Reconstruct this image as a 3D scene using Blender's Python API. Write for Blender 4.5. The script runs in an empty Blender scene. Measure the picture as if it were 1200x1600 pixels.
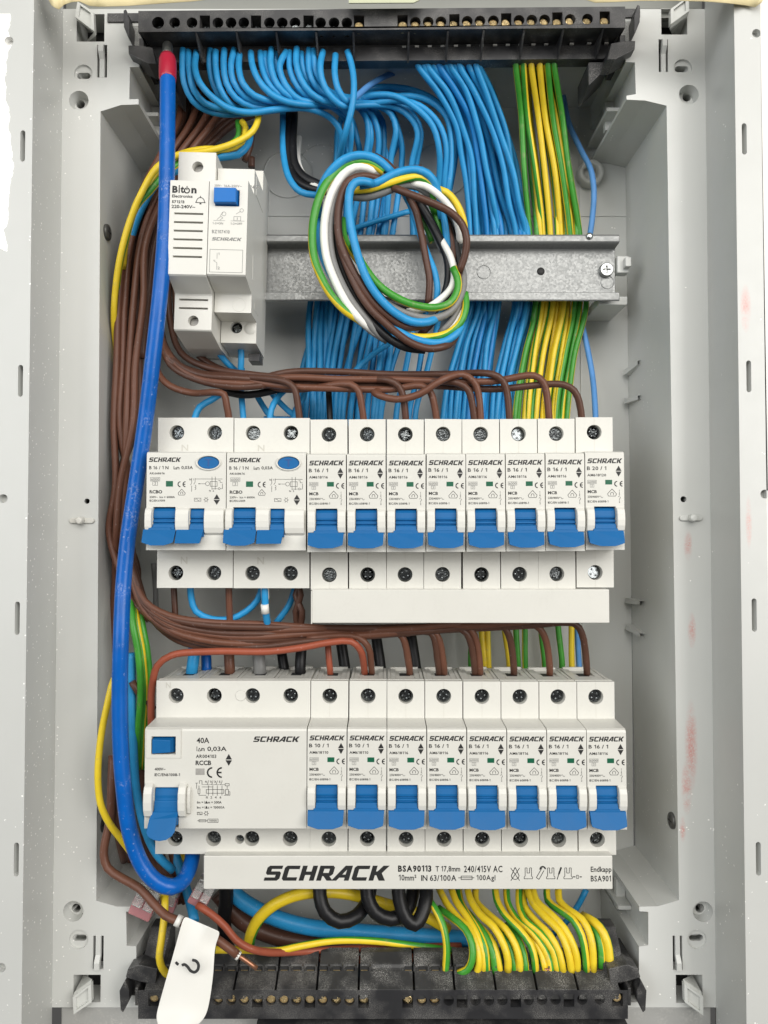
import bpy, bmesh, math, random
from mathutils import Vector, Matrix
from mathutils.geometry import tessellate_polygon
random.seed(7)
R = math.radians
S = 0.001                                   # everything is written in millimetres
SC = bpy.context.scene
COL = SC.collection

# ------------------------------------------------------------------ camera, light, exposure
FPX, DIST, TILT = 1180.0, 338.0, R(1.5)
cam_d = bpy.data.cameras.new('camera')
cam = bpy.data.objects.new('camera', cam_d)
COL.objects.link(cam)
cam.location = (0, -DIST*S, 0)
cam.rotation_euler = (R(90)+TILT, 0, 0)
cam_d.sensor_fit = 'VERTICAL'
cam_d.sensor_height = 36.0
cam_d.lens = FPX*36.0/1600.0
cam_d.clip_start = 0.01
cam_d.clip_end = 50
SC.camera = cam

w = bpy.data.worlds.new('World'); SC.world = w; w.use_nodes = True
bg = w.node_tree.nodes['Background']
bg.inputs['Color'].default_value = (1.0, 0.985, 0.955, 1)
bg.inputs['Strength'].default_value = 0.08

def area(name, loc, target, size, power, col):
    d = bpy.data.lights.new(name, 'AREA'); d.shape = 'RECTANGLE'
    d.size, d.size_y = size; d.energy = power; d.color = col
    o = bpy.data.objects.new(name, d); COL.objects.link(o)
    o.location = loc
    o.rotation_euler = (Vector(target)-Vector(loc)).to_track_quat('-Z', 'Y').to_euler()
    return o
area('ceiling_light', (0.1, -1.4, 0.8), (0, 0, 0), (1.4, 0.9), 18.5, (1.0, 0.97, 0.92))
area('room_light', (1.0, -1.1, 0.3), (0, 0, 0), (0.9, 1.0), 18, (1.0, 0.975, 0.94))
area('window_light', (-1.0, -1.1, 0.3), (0, 0, 0), (0.9, 1.0), 11.5, (0.96, 0.985, 1.0))
vs = SC.view_settings
vs.view_transform = 'Standard'; vs.look = 'None'; vs.gamma = 1.0; vs.exposure = 0.0
SC.cycles.max_bounces = 8
SC.cycles.transparent_max_bounces = 12

# ------------------------------------------------------------------ helpers
CT, ST = math.cos(TILT), math.sin(TILT)
def P(px, py, y):
    """photo pixel seen at depth y (mm behind the breaker fronts) -> point in mm"""
    u = (px-600.0)/FPX; v = (800.0-py)/FPX
    t = (y+DIST)/(CT - v*ST)
    return (u*t, y, (ST + v*CT)*t)
def PX(px, py, y):
    p = P(px, py, y); return (p[0], p[2])
def PL(pts, y): return [PX(a, b, y) for a, b in pts]

class MB:
    def __init__(s): s.v = []; s.f = []; s.m = []; s.sm = []; s.uv = {}
    def face(s, idx, m=0, smooth=False):
        s.f.append(tuple(idx)); s.m.append(m); s.sm.append(smooth)
    def poly(s, pts, m=0):
        b = len(s.v); s.v += [tuple(p) for p in pts]; s.face(range(b, b+len(pts)), m)
    def box(s, x0, x1, y0, y1, z0, z1, m=0):
        b = len(s.v)
        s.v += [(x0,y0,z0),(x1,y0,z0),(x1,y1,z0),(x0,y1,z0),(x0,y0,z1),(x1,y0,z1),(x1,y1,z1),(x0,y1,z1)]
        for q in ((0,3,2,1),(4,5,6,7),(0,1,5,4),(1,2,6,5),(2,3,7,6),(3,0,4,7)): s.face([b+i for i in q], m)
    def prism_x(s, prof, x0, x1, m=0, skip=()):
        """profile of (y,z) pulled along x; skip: edge numbers left open"""
        n = len(prof); b = len(s.v)
        s.v += [(x0, y, z) for y, z in prof] + [(x1, y, z) for y, z in prof]
        s.face([b+i for i in range(n)], m); s.face([b+n+i for i in reversed(range(n))], m)
        for i in range(n):
            if i in skip: continue
            j = (i+1) % n
            s.face((b+i, b+n+i, b+n+j, b+j), m)
    def prism_y(s, outl, y0, y1, m=0, front=True, back=True):
        n = len(outl); b = len(s.v)
        s.v += [(x, y0, z) for x, z in outl] + [(x, y1, z) for x, z in outl]
        if front: s.face([b+i for i in range(n)], m)
        if back: s.face([b+n+i for i in reversed(range(n))], m)
        for i in range(n):
            j = (i+1) % n
            s.face((b+i, b+n+i, b+n+j, b+j), m)
    def plate(s, outer, holes, y, m=0):
        loops = [[Vector((x, 0, z)) for x, z in l] for l in [outer]+list(holes)]
        tris = tessellate_polygon(loops)
        b = len(s.v)
        for l in loops: s.v += [(p.x, y, p.z) for p in l]
        for t in tris: s.face([b+i for i in t], m)
    def pocket(s, hole, y0, y1, m=0, bottom=True, mb=None):
        n = len(hole); b = len(s.v)
        s.v += [(x, y0, z) for x, z in hole] + [(x, y1, z) for x, z in hole]
        sm = n >= 14
        for i in range(n):
            j = (i+1) % n
            s.face((b+i, b+j, b+n+j, b+n+i), m, sm)
        if bottom: s.face([b+n+i for i in range(n)], m if mb is None else mb)
    def lathe_y(s, prof, cx=0, cz=0, n=20, m=0, smooth=True, cap=True):
        """profile of (r,y) turned about a y axis through cx,cz"""
        b = len(s.v); k = len(prof)
        for r, y in prof:
            for i in range(n):
                a = 2*math.pi*i/n
                s.v.append((cx+r*math.cos(a), y, cz+r*math.sin(a)))
        for q in range(k-1):
            for i in range(n):
                j = (i+1) % n
                s.face((b+q*n+i, b+q*n+j, b+(q+1)*n+j, b+(q+1)*n+i), m, smooth)
        if cap: s.face([b+i for i in range(n)], m); s.face([b+(k-1)*n+i for i in range(n)], m)
    def lathe_x(s, prof, cy, cz, n=20, m=0):
        t = MB(); t.lathe_y(prof, 0, 0, n, m)
        b = len(s.v)
        s.v += [(y, cy+x, cz+z) for x, y, z in t.v]
        for f, mm, sm in zip(t.f, t.m, t.sm): s.face([b+i for i in f], mm, sm)
    def tube(s, path, r, n=10, m=0, twist=0.0, phase=0.0, cap=True, capm=None):
        pts = [Vector(p) for p in path]; k = len(pts); b = len(s.v)
        tan = []
        for i in range(k):
            d = pts[min(i+1, k-1)]-pts[max(i-1, 0)]
            tan.append(d.normalized() if d.length > 1e-9 else Vector((0, 0, -1)))
        up = Vector((0, -1, 0))
        if abs(tan[0].dot(up)) > 0.95: up = Vector((1, 0, 0))
        u = (up - tan[0]*up.dot(tan[0])).normalized()
        L = 0.0; ls = []
        for i in range(k):
            if i:
                L += (pts[i]-pts[i-1]).length
                u = (u - tan[i]*u.dot(tan[i]))
                u = u.normalized() if u.length > 1e-6 else tan[i].orthogonal().normalized()
            ls.append(L)
            vv = tan[i].cross(u)
            rr = r[i] if isinstance(r, (list, tuple)) else r
            for q in range(n):
                a = 2*math.pi*q/n
                s.v.append(tuple(pts[i] + (u*math.cos(a) + vv*math.sin(a))*rr))
        for i in range(k-1):
            for q in range(n):
                p = (q+1) % n
                fi = len(s.f)
                s.face((b+i*n+q, b+i*n+p, b+(i+1)*n+p, b+(i+1)*n+q), m, True)
                t0 = phase+twist*ls[i]; t1 = phase+twist*ls[i+1]
                s.uv[fi] = ((q/n+t0, ls[i]*S), ((q+1)/n+t0, ls[i]*S), ((q+1)/n+t1, ls[i+1]*S), (q/n+t1, ls[i+1]*S))
        if cap:
            s.face([b+q for q in reversed(range(n))], m if capm is None else capm)
            s.face([b+(k-1)*n+q for q in range(n)], m if capm is None else capm)
    def shift(s, fn): s.v = [fn(p) for p in s.v]
    def add(s, o, off=(0, 0, 0)):
        b = len(s.v); fb = len(s.f)
        s.v += [(x+off[0], y+off[1], z+off[2]) for x, y, z in o.v]
        for f, mm, sm in zip(o.f, o.m, o.sm): s.face([b+i for i in f], mm, sm)
        for k, q in o.uv.items(): s.uv[fb+k] = q
    def mesh(s, name, mats, fix=True):
        me = bpy.data.meshes.new(name)
        me.from_pydata([(x*S, y*S, z*S) for x, y, z in s.v], [], s.f)
        if not isinstance(mats, (list, tuple)): mats = [mats]
        for m in mats: me.materials.append(m)
        me.polygons.foreach_set('material_index', s.m)
        me.polygons.foreach_set('use_smooth', s.sm)
        if s.uv:
            l = me.uv_layers.new(name='UVMap').data
            for i, p in enumerate(me.polygons):
                q = s.uv.get(i)
                if q:
                    for c, li in enumerate(p.loop_indices): l[li].uv = q[c]
        me.update()
        if fix:
            bm = bmesh.new(); bm.from_mesh(me)
            bmesh.ops.recalc_face_normals(bm, faces=bm.faces); bm.to_mesh(me); bm.free()
        return me
    def build(s, name, mats, parent=None, loc=None, bevel=0.0, seg=2, fix=True):
        o = bpy.data.objects.new(name, s.mesh(name, mats, fix)); COL.objects.link(o)
        if parent: o.parent = parent
        if loc: o.location = (loc[0]*S, loc[1]*S, loc[2]*S)
        if bevel:
            b = o.modifiers.new('edge', 'BEVEL'); b.width = bevel*S; b.segments = seg
            b.limit_method = 'ANGLE'; b.angle_limit = R(35); b.use_clamp_overlap = True
        return o

def empty(name, loc=(0, 0, 0), ry=0.0):
    o = bpy.data.objects.new(name, None); COL.objects.link(o)
    o.empty_display_size = 0.005
    o.location = (loc[0]*S, loc[1]*S, loc[2]*S); o.rotation_euler = (0, ry, 0)
    return o
def tag(o, label=None, cat=None, group=None, kind=None):
    if label: o['label'] = label
    if cat: o['category'] = cat
    if group: o['group'] = group
    if kind: o['kind'] = kind
    return o
def inst(me, name, parent=None, loc=None, rot=None):
    o = bpy.data.objects.new(name, me); COL.objects.link(o)
    if parent: o.parent = parent
    if loc: o.location = (loc[0]*S, loc[1]*S, loc[2]*S)
    if rot: o.rotation_euler = rot
    return o
def copy_tree(o, parent=None):
    c = o.copy(); COL.objects.link(c); c.parent = parent
    for ch in list(o.children): copy_tree(ch, c)
    return c
def circ(cx, cz, r, n=20, ph=0.0):
    return [(cx+r*math.cos(2*math.pi*i/n+ph), cz+r*math.sin(2*math.pi*i/n+ph)) for i in range(n)]
def rect(x0, x1, z0, z1): return [(x0, z0), (x1, z0), (x1, z1), (x0, z1)]
def slot(cx, cz, hw, hh, n=8):
    """stadium: the longer half size rounds the ends"""
    if hw >= hh:
        a = [(cx+hw-hh+hh*math.cos(t), cz+hh*math.sin(t)) for t in [(-90+180*i/n)*math.pi/180 for i in range(n+1)]]
        b = [(cx-hw+hh+hh*math.cos(t), cz+hh*math.sin(t)) for t in [(90+180*i/n)*math.pi/180 for i in range(n+1)]]
    else:
        a = [(cx+hw*math.cos(t), cz+hh-hw+hw*math.sin(t)) for t in [(180*i/n)*math.pi/180 for i in range(n+1)]]
        b = [(cx+hw*math.cos(t), cz-hh+hw+hw*math.sin(t)) for t in [(180+180*i/n)*math.pi/180 for i in range(n+1)]]
    return a+b
def spline(pts, step=3.0):
    """centripetal Catmull-Rom through points in mm"""
    p = [Vector(q) for q in pts]
    if len(p) == 2: p = [p[0], p[0].lerp(p[1], .5), p[1]]
    p = [p[0]*2-p[1]] + p + [p[-1]*2-p[-2]]
    out = []
    for i in range(1, len(p)-2):
        p0, p1, p2, p3 = p[i-1:i+3]
        t0 = 0; t1 = t0+max((p1-p0).length, 1e-4)**.5; t2 = t1+max((p2-p1).length, 1e-4)**.5; t3 = t2+max((p3-p2).length, 1e-4)**.5
        k = max(2, int((p2-p1).length/step))
        for j in range(k):
            t = t1+(t2-t1)*j/k
            a1 = p0*((t1-t)/(t1-t0))+p1*((t-t0)/(t1-t0)); a2 = p1*((t2-t)/(t2-t1))+p2*((t-t1)/(t2-t1)); a3 = p2*((t3-t)/(t3-t2))+p3*((t-t2)/(t3-t2))
            b1 = a1*((t2-t)/(t2-t0))+a2*((t-t0)/(t2-t0)); b2 = a2*((t3-t)/(t3-t1))+a3*((t-t1)/(t3-t1))
            out.append(b1*((t2-t)/(t2-t1))+b2*((t-t1)/(t2-t1)))
    out.append(p[-2])
    return out

# ------------------------------------------------------------------ materials
class NT:
    def __init__(s, name):
        s.mat = bpy.data.materials.new(name); s.mat.use_nodes = True
        s.t = s.mat.node_tree; s.b = s.t.nodes['Principled BSDF']
    def n(s, typ, **kw):
        o = s.t.nodes.new(typ)
        for k, v in kw.items(): setattr(o, k, v)
        return o
    def l(s, a, b): s.t.links.new(a, b)
    def val(s, sock, x):
        if isinstance(x, bpy.types.NodeSocket): s.l(x, sock)
        else: sock.default_value = x
    def math(s, op, a, b=0.0, c=0.0):
        o = s.n('ShaderNodeMath', operation=op)
        s.val(o.inputs[0], a); s.val(o.inputs[1], b); s.val(o.inputs[2], c)
        return o.outputs[0]
    def mix(s, fac, a, b):
        o = s.n('ShaderNodeMix', data_type='RGBA')
        s.val(o.inputs[0], fac); s.val(o.inputs[6], a); s.val(o.inputs[7], b)
        return o.outputs[2]
    def noise(s, scale, detail=3, vec=None, rough=.5):
        o = s.n('ShaderNodeTexNoise'); o.inputs['Scale'].default_value = scale; o.inputs['Detail'].default_value = detail; o.inputs['Roughness'].default_value = rough
        if vec is None: vec = s.pos()
        s.l(vec, o.inputs['Vector']); return o.outputs['Fac']
    def pos(s):
        if not hasattr(s, '_p'): s._p = s.n('ShaderNodeNewGeometry').outputs['Position']
        return s._p
    def ramp(s, x, lo, hi):
        o = s.n('ShaderNodeMapRange'); o.clamp = True
        s.val(o.inputs[0], x); o.inputs[1].default_value = lo; o.inputs[2].default_value = hi
        return o.outputs[0]
    def bump(s, h, strength=.1, dist=.0002):
        o = s.n('ShaderNodeBump'); o.inputs['Strength'].default_value = strength; o.inputs['Distance'].default_value = dist
        s.l(h, o.inputs['Height']); s.l(o.outputs[0], s.b.inputs['Normal'])
def c4(c): return (c[0], c[1], c[2], 1.0)
def plain(name, col, rough=.45, metal=0.0, var=.08, scale=120, bump=0.0, bscale=1500, dust=0.0, dustcol=(.6, .58, .54), dscale=900, spec=.5):
    k = NT(name); nz = k.noise(scale, 4)
    lo = tuple(x*(1-var) for x in col); hi = tuple(min(1, x*(1+var)) for x in col)
    c = k.mix(nz, c4(lo), c4(hi))
    if dust:
        big = k.noise(90, 3); fine = k.noise(dscale, 2)
        m = k.math('MULTIPLY', k.ramp(big, .42, .68), k.ramp(fine, .45, .7))
        c = k.mix(k.math('MULTIPLY', m, dust), c, c4(dustcol))
    k.l(c, k.b.inputs['Base Color'])
    k.l(k.math('ADD', k.math('MULTIPLY', k.math('SUBTRACT', nz, .5), .2), rough), k.b.inputs['Roughness'])
    k.b.inputs['Metallic'].default_value = metal
    if bump: k.bump(k.noise(bscale, 2), bump)
    k.b.inputs['Specular IOR Level'].default_value = spec
    return k.mat
M = {}
M['cream'] = plain('cream_plastic', (.605, .597, .55), .38, var=.03, scale=60, bump=.06, bscale=2500, dust=.10, dustcol=(.42, .40, .36), dscale=700)
M['cream_side'] = plain('cream_plastic_grey', (.50, .49, .46), .5, var=.04, scale=60, dust=.3)
M['white'] = plain('white_plastic', (.625, .617, .57), .4, var=.02, scale=80)
M['toggle'] = plain('blue_toggle_plastic', (.006, .108, .30), .48, spec=.22, var=.07, scale=150, bump=.05)
M['button'] = plain('blue_button_plastic', (.008, .14, .46), .42, spec=.25, var=.05, scale=150)
M['ink'] = plain('black_ink', (.012, .012, .012), .6)
M['ink_grey'] = plain('grey_ink', (.2, .2, .19), .6)
M['mark'] = plain('embossed_mark', (.50, .485, .43), .5)
M['window_green'] = plain('green_indicator', (.008, .10, .05), .3)
M['window_grey'] = plain('grey_indicator', (.32, .31, .29), .3, var=.4, scale=300)
M['dark'] = plain('dark_recess', (.02, .02, .02), .7)
M['screw'] = plain('zinc_screw', (.20, .215, .22), .2, 1.0, var=.4, scale=900, bump=.6, bscale=1100)
M['screw_bright'] = plain('bright_zinc_screw', (.42, .43, .425), .32, 1.0, var=.15, scale=400)
M['brass'] = plain('brass_screw', (.78, .58, .30), .3, .7, var=.35, scale=900, bump=.4, bscale=1200)
M['glint'] = plain('contact_glint', (.80, .79, .74), .25, .4, var=.1)  # bright glint of the contacts put into a pale, less metallic colour
M['copper'] = plain('copper_core', (.42, .2, .12), .45, .8, var=.2)
M['black_plastic'] = plain('black_plastic', (.024, .024, .026), .42, var=.3, scale=70, bump=.12, bscale=900, dust=.36, dscale=3000)
M['black_dusty'] = plain('dusty_black_plastic', (.026, .026, .027), .5, var=.3, scale=70, bump=.15, bscale=900, dust=.5, dscale=3600)
M['panel_dust'] = plain('plaster_dusted_black_plastic', (.034, .034, .034), .55, var=.3, scale=70, bump=.2, bscale=900, dust=.75, dustcol=(.5, .49, .46), dscale=2600)
M['wall'] = plain('white_plaster', (.82, .81, .78), .8, var=.06, scale=40, bump=.5, bscale=300)
M['bar_grey'] = plain('olive_grey_plastic', (.27, .275, .25), .5, var=.08, scale=40)
M['lid'] = plain('smoky_grey_plastic', (.36, .36, .345), .3, var=.2, scale=30, dust=.5)
M['label'] = plain('white_label_tape', (.70, .69, .645), .42, var=.03, scale=30, bump=.3, bscale=75)
M['crimp'] = plain('red_crimp_sleeve', (.36, .012, .035), .35)
M['clear_tab'] = plain('milky_grey_plastic', (.60, .61, .58), .25, var=.05)
M['dark_screw'] = plain('dark_plastic_screw', (.09, .09, .085), .4, .3, var=.3, scale=300)

def wire_mat(name, col, rough=.4, scuff=.25):
    k = NT(name); nz = k.noise(170, 3)
    c = k.mix(nz, c4([x*.82 for x in col]), c4([min(1, x*1.15) for x in col]))
    fine = k.noise(650, 3)
    m = k.math('MULTIPLY', k.ramp(fine, .66, .74), scuff)
    if scuff > .5:
        m = k.math('MAXIMUM', m, k.math('MULTIPLY', k.math('MULTIPLY', k.ramp(k.noise(1100, 4), .5, .62), k.ramp(k.noise(95, 4), .56, .66)), .4))
    c = k.mix(m, c, c4([min(1, x*.6+.32) for x in col]))
    k.l(c, k.b.inputs['Base Color'])
    k.b.inputs['Roughness'].default_value = rough; k.b.inputs['Specular IOR Level'].default_value = .32
    k.bump(k.noise(500, 2), .05)
    return k.mat
M['blue'] = wire_mat('blue_insulation', (.024, .265, .55), .4)
M['blue_deep'] = wire_mat('deeper_blue_insulation', (.016, .20, .50), .38)
M['blue_pale'] = wire_mat('pale_blue_insulation', (.10, .28, .60), .45)
M['cable_blue'] = wire_mat('deep_blue_cable_sheath', (.002, .098, .40), .3, .52)
M['brown'] = wire_mat('brown_insulation', (.084, .038, .025), .42)
M['brown_warm'] = wire_mat('warm_brown_insulation', (.135, .056, .034), .42)
M['orange'] = wire_mat('orange_brown_insulation', (.30, .075, .04), .42)
M['black'] = wire_mat('black_insulation', (.008, .008, .009), .42, .08)
M['grey'] = wire_mat('grey_insulation', (.20, .20, .195), .42)
M['white_wire'] = wire_mat('white_insulation', (.80, .79, .74), .4, 0)
def stripe(name, share):
    k = NT(name)
    uv = k.n('ShaderNodeUVMap'); sep = k.n('ShaderNodeSeparateXYZ'); k.l(uv.outputs[0], sep.inputs[0])
    x = k.math('FRACT', k.math('ADD', sep.outputs[0], 10.0))
    g = k.math('LESS_THAN', x, share)
    nz = k.noise(170, 3)
    yel = k.mix(nz, (.64, .46, .012, 1), (.82, .61, .03, 1)); gre = k.mix(nz, (.03, .20, .016, 1), (.055, .33, .03, 1))
    c = k.mix(g, yel, gre)
    dirt = k.math('MULTIPLY', k.ramp(k.noise(320, 3), .6, .75), .35)
    c = k.mix(dirt, c, (.33, .28, .16, 1))
    k.l(c, k.b.inputs['Base Color']); k.b.inputs['Roughness'].default_value = .42
    return k.mat
M['gy'] = stripe('green_yellow_insulation', .5)
M['gy_yellow'] = stripe('mostly_yellow_insulation', .32)

def zinc():
    k = NT('galvanised_steel')
    v = k.n('ShaderNodeTexVoronoi'); v.inputs['Scale'].default_value = 950; k.l(k.pos(), v.inputs['Vector'])
    sep = k.n('ShaderNodeSeparateColor'); k.l(v.outputs['Color'], sep.inputs[0])
    nz = k.noise(1200, 3)
    f = k.math('ADD', k.math('MULTIPLY', sep.outputs[0], .6), k.math('MULTIPLY', nz, .4))
    k.l(k.mix(f, (.25, .257, .255, 1), (.295, .30, .295, 1)), k.b.inputs['Base Color'])
    k.b.inputs['Metallic'].default_value = .6
    k.l(k.math('ADD', k.math('MULTIPLY', sep.outputs[1], .2), .38), k.b.inputs['Roughness'])
    k.bump(nz, .15)
    return k.mat
M['zinc'] = zinc()

def case_mat(nm='grey_enclosure_plastic', g=1.0):
    """grey moulded plastic with specks of plaster dust and a few red scuffs"""
    k = NT(nm)
    nz = k.noise(25, 4)
    c = k.mix(nz, (.565*g, .575*g, .55*g, 1), (.615*g, .62*g, .595*g, 1))
    sep = k.n('ShaderNodeSeparateXYZ'); k.l(k.pos(), sep.inputs[0])
    X, Y, Z = sep.outputs
    # ragged white patch on the upper left rim
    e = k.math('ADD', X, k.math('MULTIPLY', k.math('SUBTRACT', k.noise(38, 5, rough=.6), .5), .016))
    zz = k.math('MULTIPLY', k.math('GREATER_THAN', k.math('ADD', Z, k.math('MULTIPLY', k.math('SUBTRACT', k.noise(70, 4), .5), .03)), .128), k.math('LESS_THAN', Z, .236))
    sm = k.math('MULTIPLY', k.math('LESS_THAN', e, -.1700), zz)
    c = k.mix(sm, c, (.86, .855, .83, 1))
    # specks
    v = k.n('ShaderNodeTexVoronoi'); v.inputs['Scale'].default_value = 430; k.l(k.pos(), v.inputs['Vector'])
    sp = k.math('LESS_THAN', k.math('ADD', v.outputs['Distance'], k.math('MULTIPLY', k.noise(900, 2), .25)), .30)
    region = k.ramp(k.noise(38, 3), .54, .66)
    line = k.ramp(k.math('ABSOLUTE', k.math('ADD', X, .1585)), .0042, .0)
    low = k.math('MULTIPLY', k.ramp(Z, -.06, -.16), k.ramp(k.noise(60, 3), .46, .6))
    reg = k.math('MULTIPLY', k.math('MAXIMUM', k.math('MULTIPLY', region, .75), k.math('MAXIMUM', k.math('MULTIPLY', line, 1.1), low)), k.ramp(k.noise(260, 2), .42, .6))
    sp = k.math('MULTIPLY', sp, k.math('GREATER_THAN', reg, .45))
    c = k.mix(k.math('MULTIPLY', sp, .85), c, (.92, .91, .88, 1))
    # red scuffs
    red = None
    for px, py, y, hx, hz in RED:
        x0, _, z0 = P(px, py, y)
        dx = k.math('DIVIDE', k.math('SUBTRACT', X, x0*S), hx*S); dz = k.math('DIVIDE', k.math('SUBTRACT', Z, z0*S), hz*S)
        d = k.math('SQRT', k.math('ADD', k.math('MULTIPLY', dx, dx), k.math('MULTIPLY', dz, dz)))
        m = k.ramp(d, 1.15, .3)
        red = m if red is None else k.math('MAXIMUM', red, m)
    tex = k.math('MULTIPLY', k.ramp(k.noise(1500, 3), .25, .6), k.ramp(k.noise(150, 3), .25, .55))
    c = k.mix(k.math('MULTIPLY', k.math('MULTIPLY', red, tex), .8), c, (.60, .25, .22, 1))
    k.l(c, k.b.inputs['Base Color'])
    k.l(k.math('ADD', k.math('MULTIPLY', k.noise(140, 3), .2), .26), k.b.inputs['Roughness'])
    k.bump(k.noise(2600, 2), .12, .0001)
    return k.mat
RED = [(1165, 482, 0, 2.4, 10), (1170, 815, 0, 1.4, 11), (1075, 852, 31, 2.1, 7), (1081, 985, 31, 2.0, 8), (1080, 1165, 31, 3.0, 20), (1073, 1230, 31, 2.6, 12), (1067, 1295, 31, 1.4, 6)]
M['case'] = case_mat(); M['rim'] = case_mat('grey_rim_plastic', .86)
def tape_mat():
    k = NT('masking_tape')
    k.l(k.mix(k.noise(90, 4), (.62, .52, .27, 1), (.74, .64, .38, 1)), k.b.inputs['Base Color'])
    k.b.inputs['Roughness'].default_value = .6
    k.bump(k.noise(200, 4), .5, .0005)
    return k.mat
M['tape'] = tape_mat()
def clear_mat(name, col, tr=.75, rough=.12):
    k = NT(name); k.b.inputs['Base Color'].default_value = c4(col)
    k.b.inputs['Transmission Weight'].default_value = tr; k.b.inputs['Roughness'].default_value = rough; k.b.inputs['IOR'].default_value = 1.45
    return k.mat
M['pink_clear'] = clear_mat('pink_clear_plastic', (.80, .38, .40), .6)
M['clear'] = clear_mat('clear_plastic', (.92, .92, .9), .8)

# ------------------------------------------------------------------ print
_tc = {}
def glyphs(txt, bold=0.0):
    key = (txt, bold)
    if key in _tc: return _tc[key]
    if '1' in txt:                                # the font's 1 is a bare bar: set the line letter by letter with a flagged 1
        V, F = [], []; x = 0.0; gap = raw('HH', bold)[2] - 2*raw('H', bold)[2]
        zero = raw('0', bold)
        for ch in txt:
            if ch == ' ': x += .27; continue
            if ch == '1':
                h = zero[3]; b0 = len(V); sw = .085+bold*2
                V += [(x+.20+sw, 0), (x+.20+sw, h), (x+.20, h), (x+.02, h*.78), (x+.02, h*.66), (x+.20, h*.80), (x+.20, 0)]
                F.append((b0, b0+1, b0+2, b0+5, b0+6)); F.append((b0+2, b0+3, b0+4, b0+5)); x += .46; continue
            v, f, w_, h_, x0 = raw(ch, bold); b0 = len(V)
            V += [(x+a-x0, c) for a, c in v]; F += [tuple(b0+i for i in q) for q in f]; x += w_+.075
        x0 = min(v[0] for v in V); x1 = max(v[0] for v in V); z0 = min(v[1] for v in V); z1 = max(v[1] for v in V)
        _tc[key] = ([((a-x0)/(x1-x0), (c-z0)/(z1-z0)) for a, c in V], F); return _tc[key]
    v, f, w_, h_, x0 = raw(txt, bold)
    z0 = min(a[1] for a in v); z1 = max(a[1] for a in v)
    _tc[key] = ([((a-x0)/w_, (c-z0)/(z1-z0)) for a, c in v], f); return _tc[key]
_rc = {}
def raw(txt, bold):
    key = (txt, bold)
    if key in _rc: return _rc[key]
    cu = bpy.data.curves.new('print', 'FONT'); cu.body = txt; cu.resolution_u = 2; cu.offset = bold
    o = bpy.data.objects.new('print', cu); COL.objects.link(o)
    bpy.context.view_layer.update()
    dg = bpy.context.evaluated_depsgraph_get()
    me = bpy.data.meshes.new_from_object(o.evaluated_get(dg))
    vs_ = [(v.co.x, v.co.y) for v in me.vertices]; fs = [tuple(p.vertices) for p in me.polygons]
    bpy.data.objects.remove(o); bpy.data.curves.remove(cu); bpy.data.meshes.remove(me)
    x0 = min(v[0] for v in vs_); x1 = max(v[0] for v in vs_)
    _rc[key] = (vs_, fs, x1-x0, max(v[1] for v in vs_), x0); return _rc[key]
LOGO = {
 'S': ([(0,0),(.86,0),(1,.14),(1,.52),(.88,.62),(.32,.62),(.32,.78),(1,.78),(1,1),(.14,1),(0,.87),(0,.5),(.12,.39),(.68,.39),(.68,.22),(0,.22)], []),
 'C': ([(.14,0),(1,0),(1,.23),(.32,.23),(.32,.77),(1,.77),(1,1),(.14,1),(0,.86),(0,.14)], []),
 'H': ([(0,0),(.32,0),(.32,.38),(.68,.38),(.68,0),(1,0),(1,1),(.68,1),(.68,.61),(.32,.61),(.32,1),(0,1)], []),
 'R': ([(0,0),(.32,0),(.32,.30),(.40,.30),(.70,0),(1.1,0),(.80,.31),(.9,.33),(1,.45),(1,.88),(.87,1),(0,1)], [[(.32,.52),(.69,.52),(.69,.79),(.32,.79)]]),
 'A': ([(-.16,0),(.18,0),(.32,.2),(.68,.2),(.68,0),(1,0),(1,1),(.52,1)], [[(.46,.41),(.68,.41),(.68,.74)]]),
 'K': ([(0,0),(.32,0),(.32,.36),(.42,.36),(.68,0),(1.1,0),(.74,.5),(1.12,1),(.72,1),(.42,.62),(.32,.62),(.32,1),(0,1)], []),
}
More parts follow.
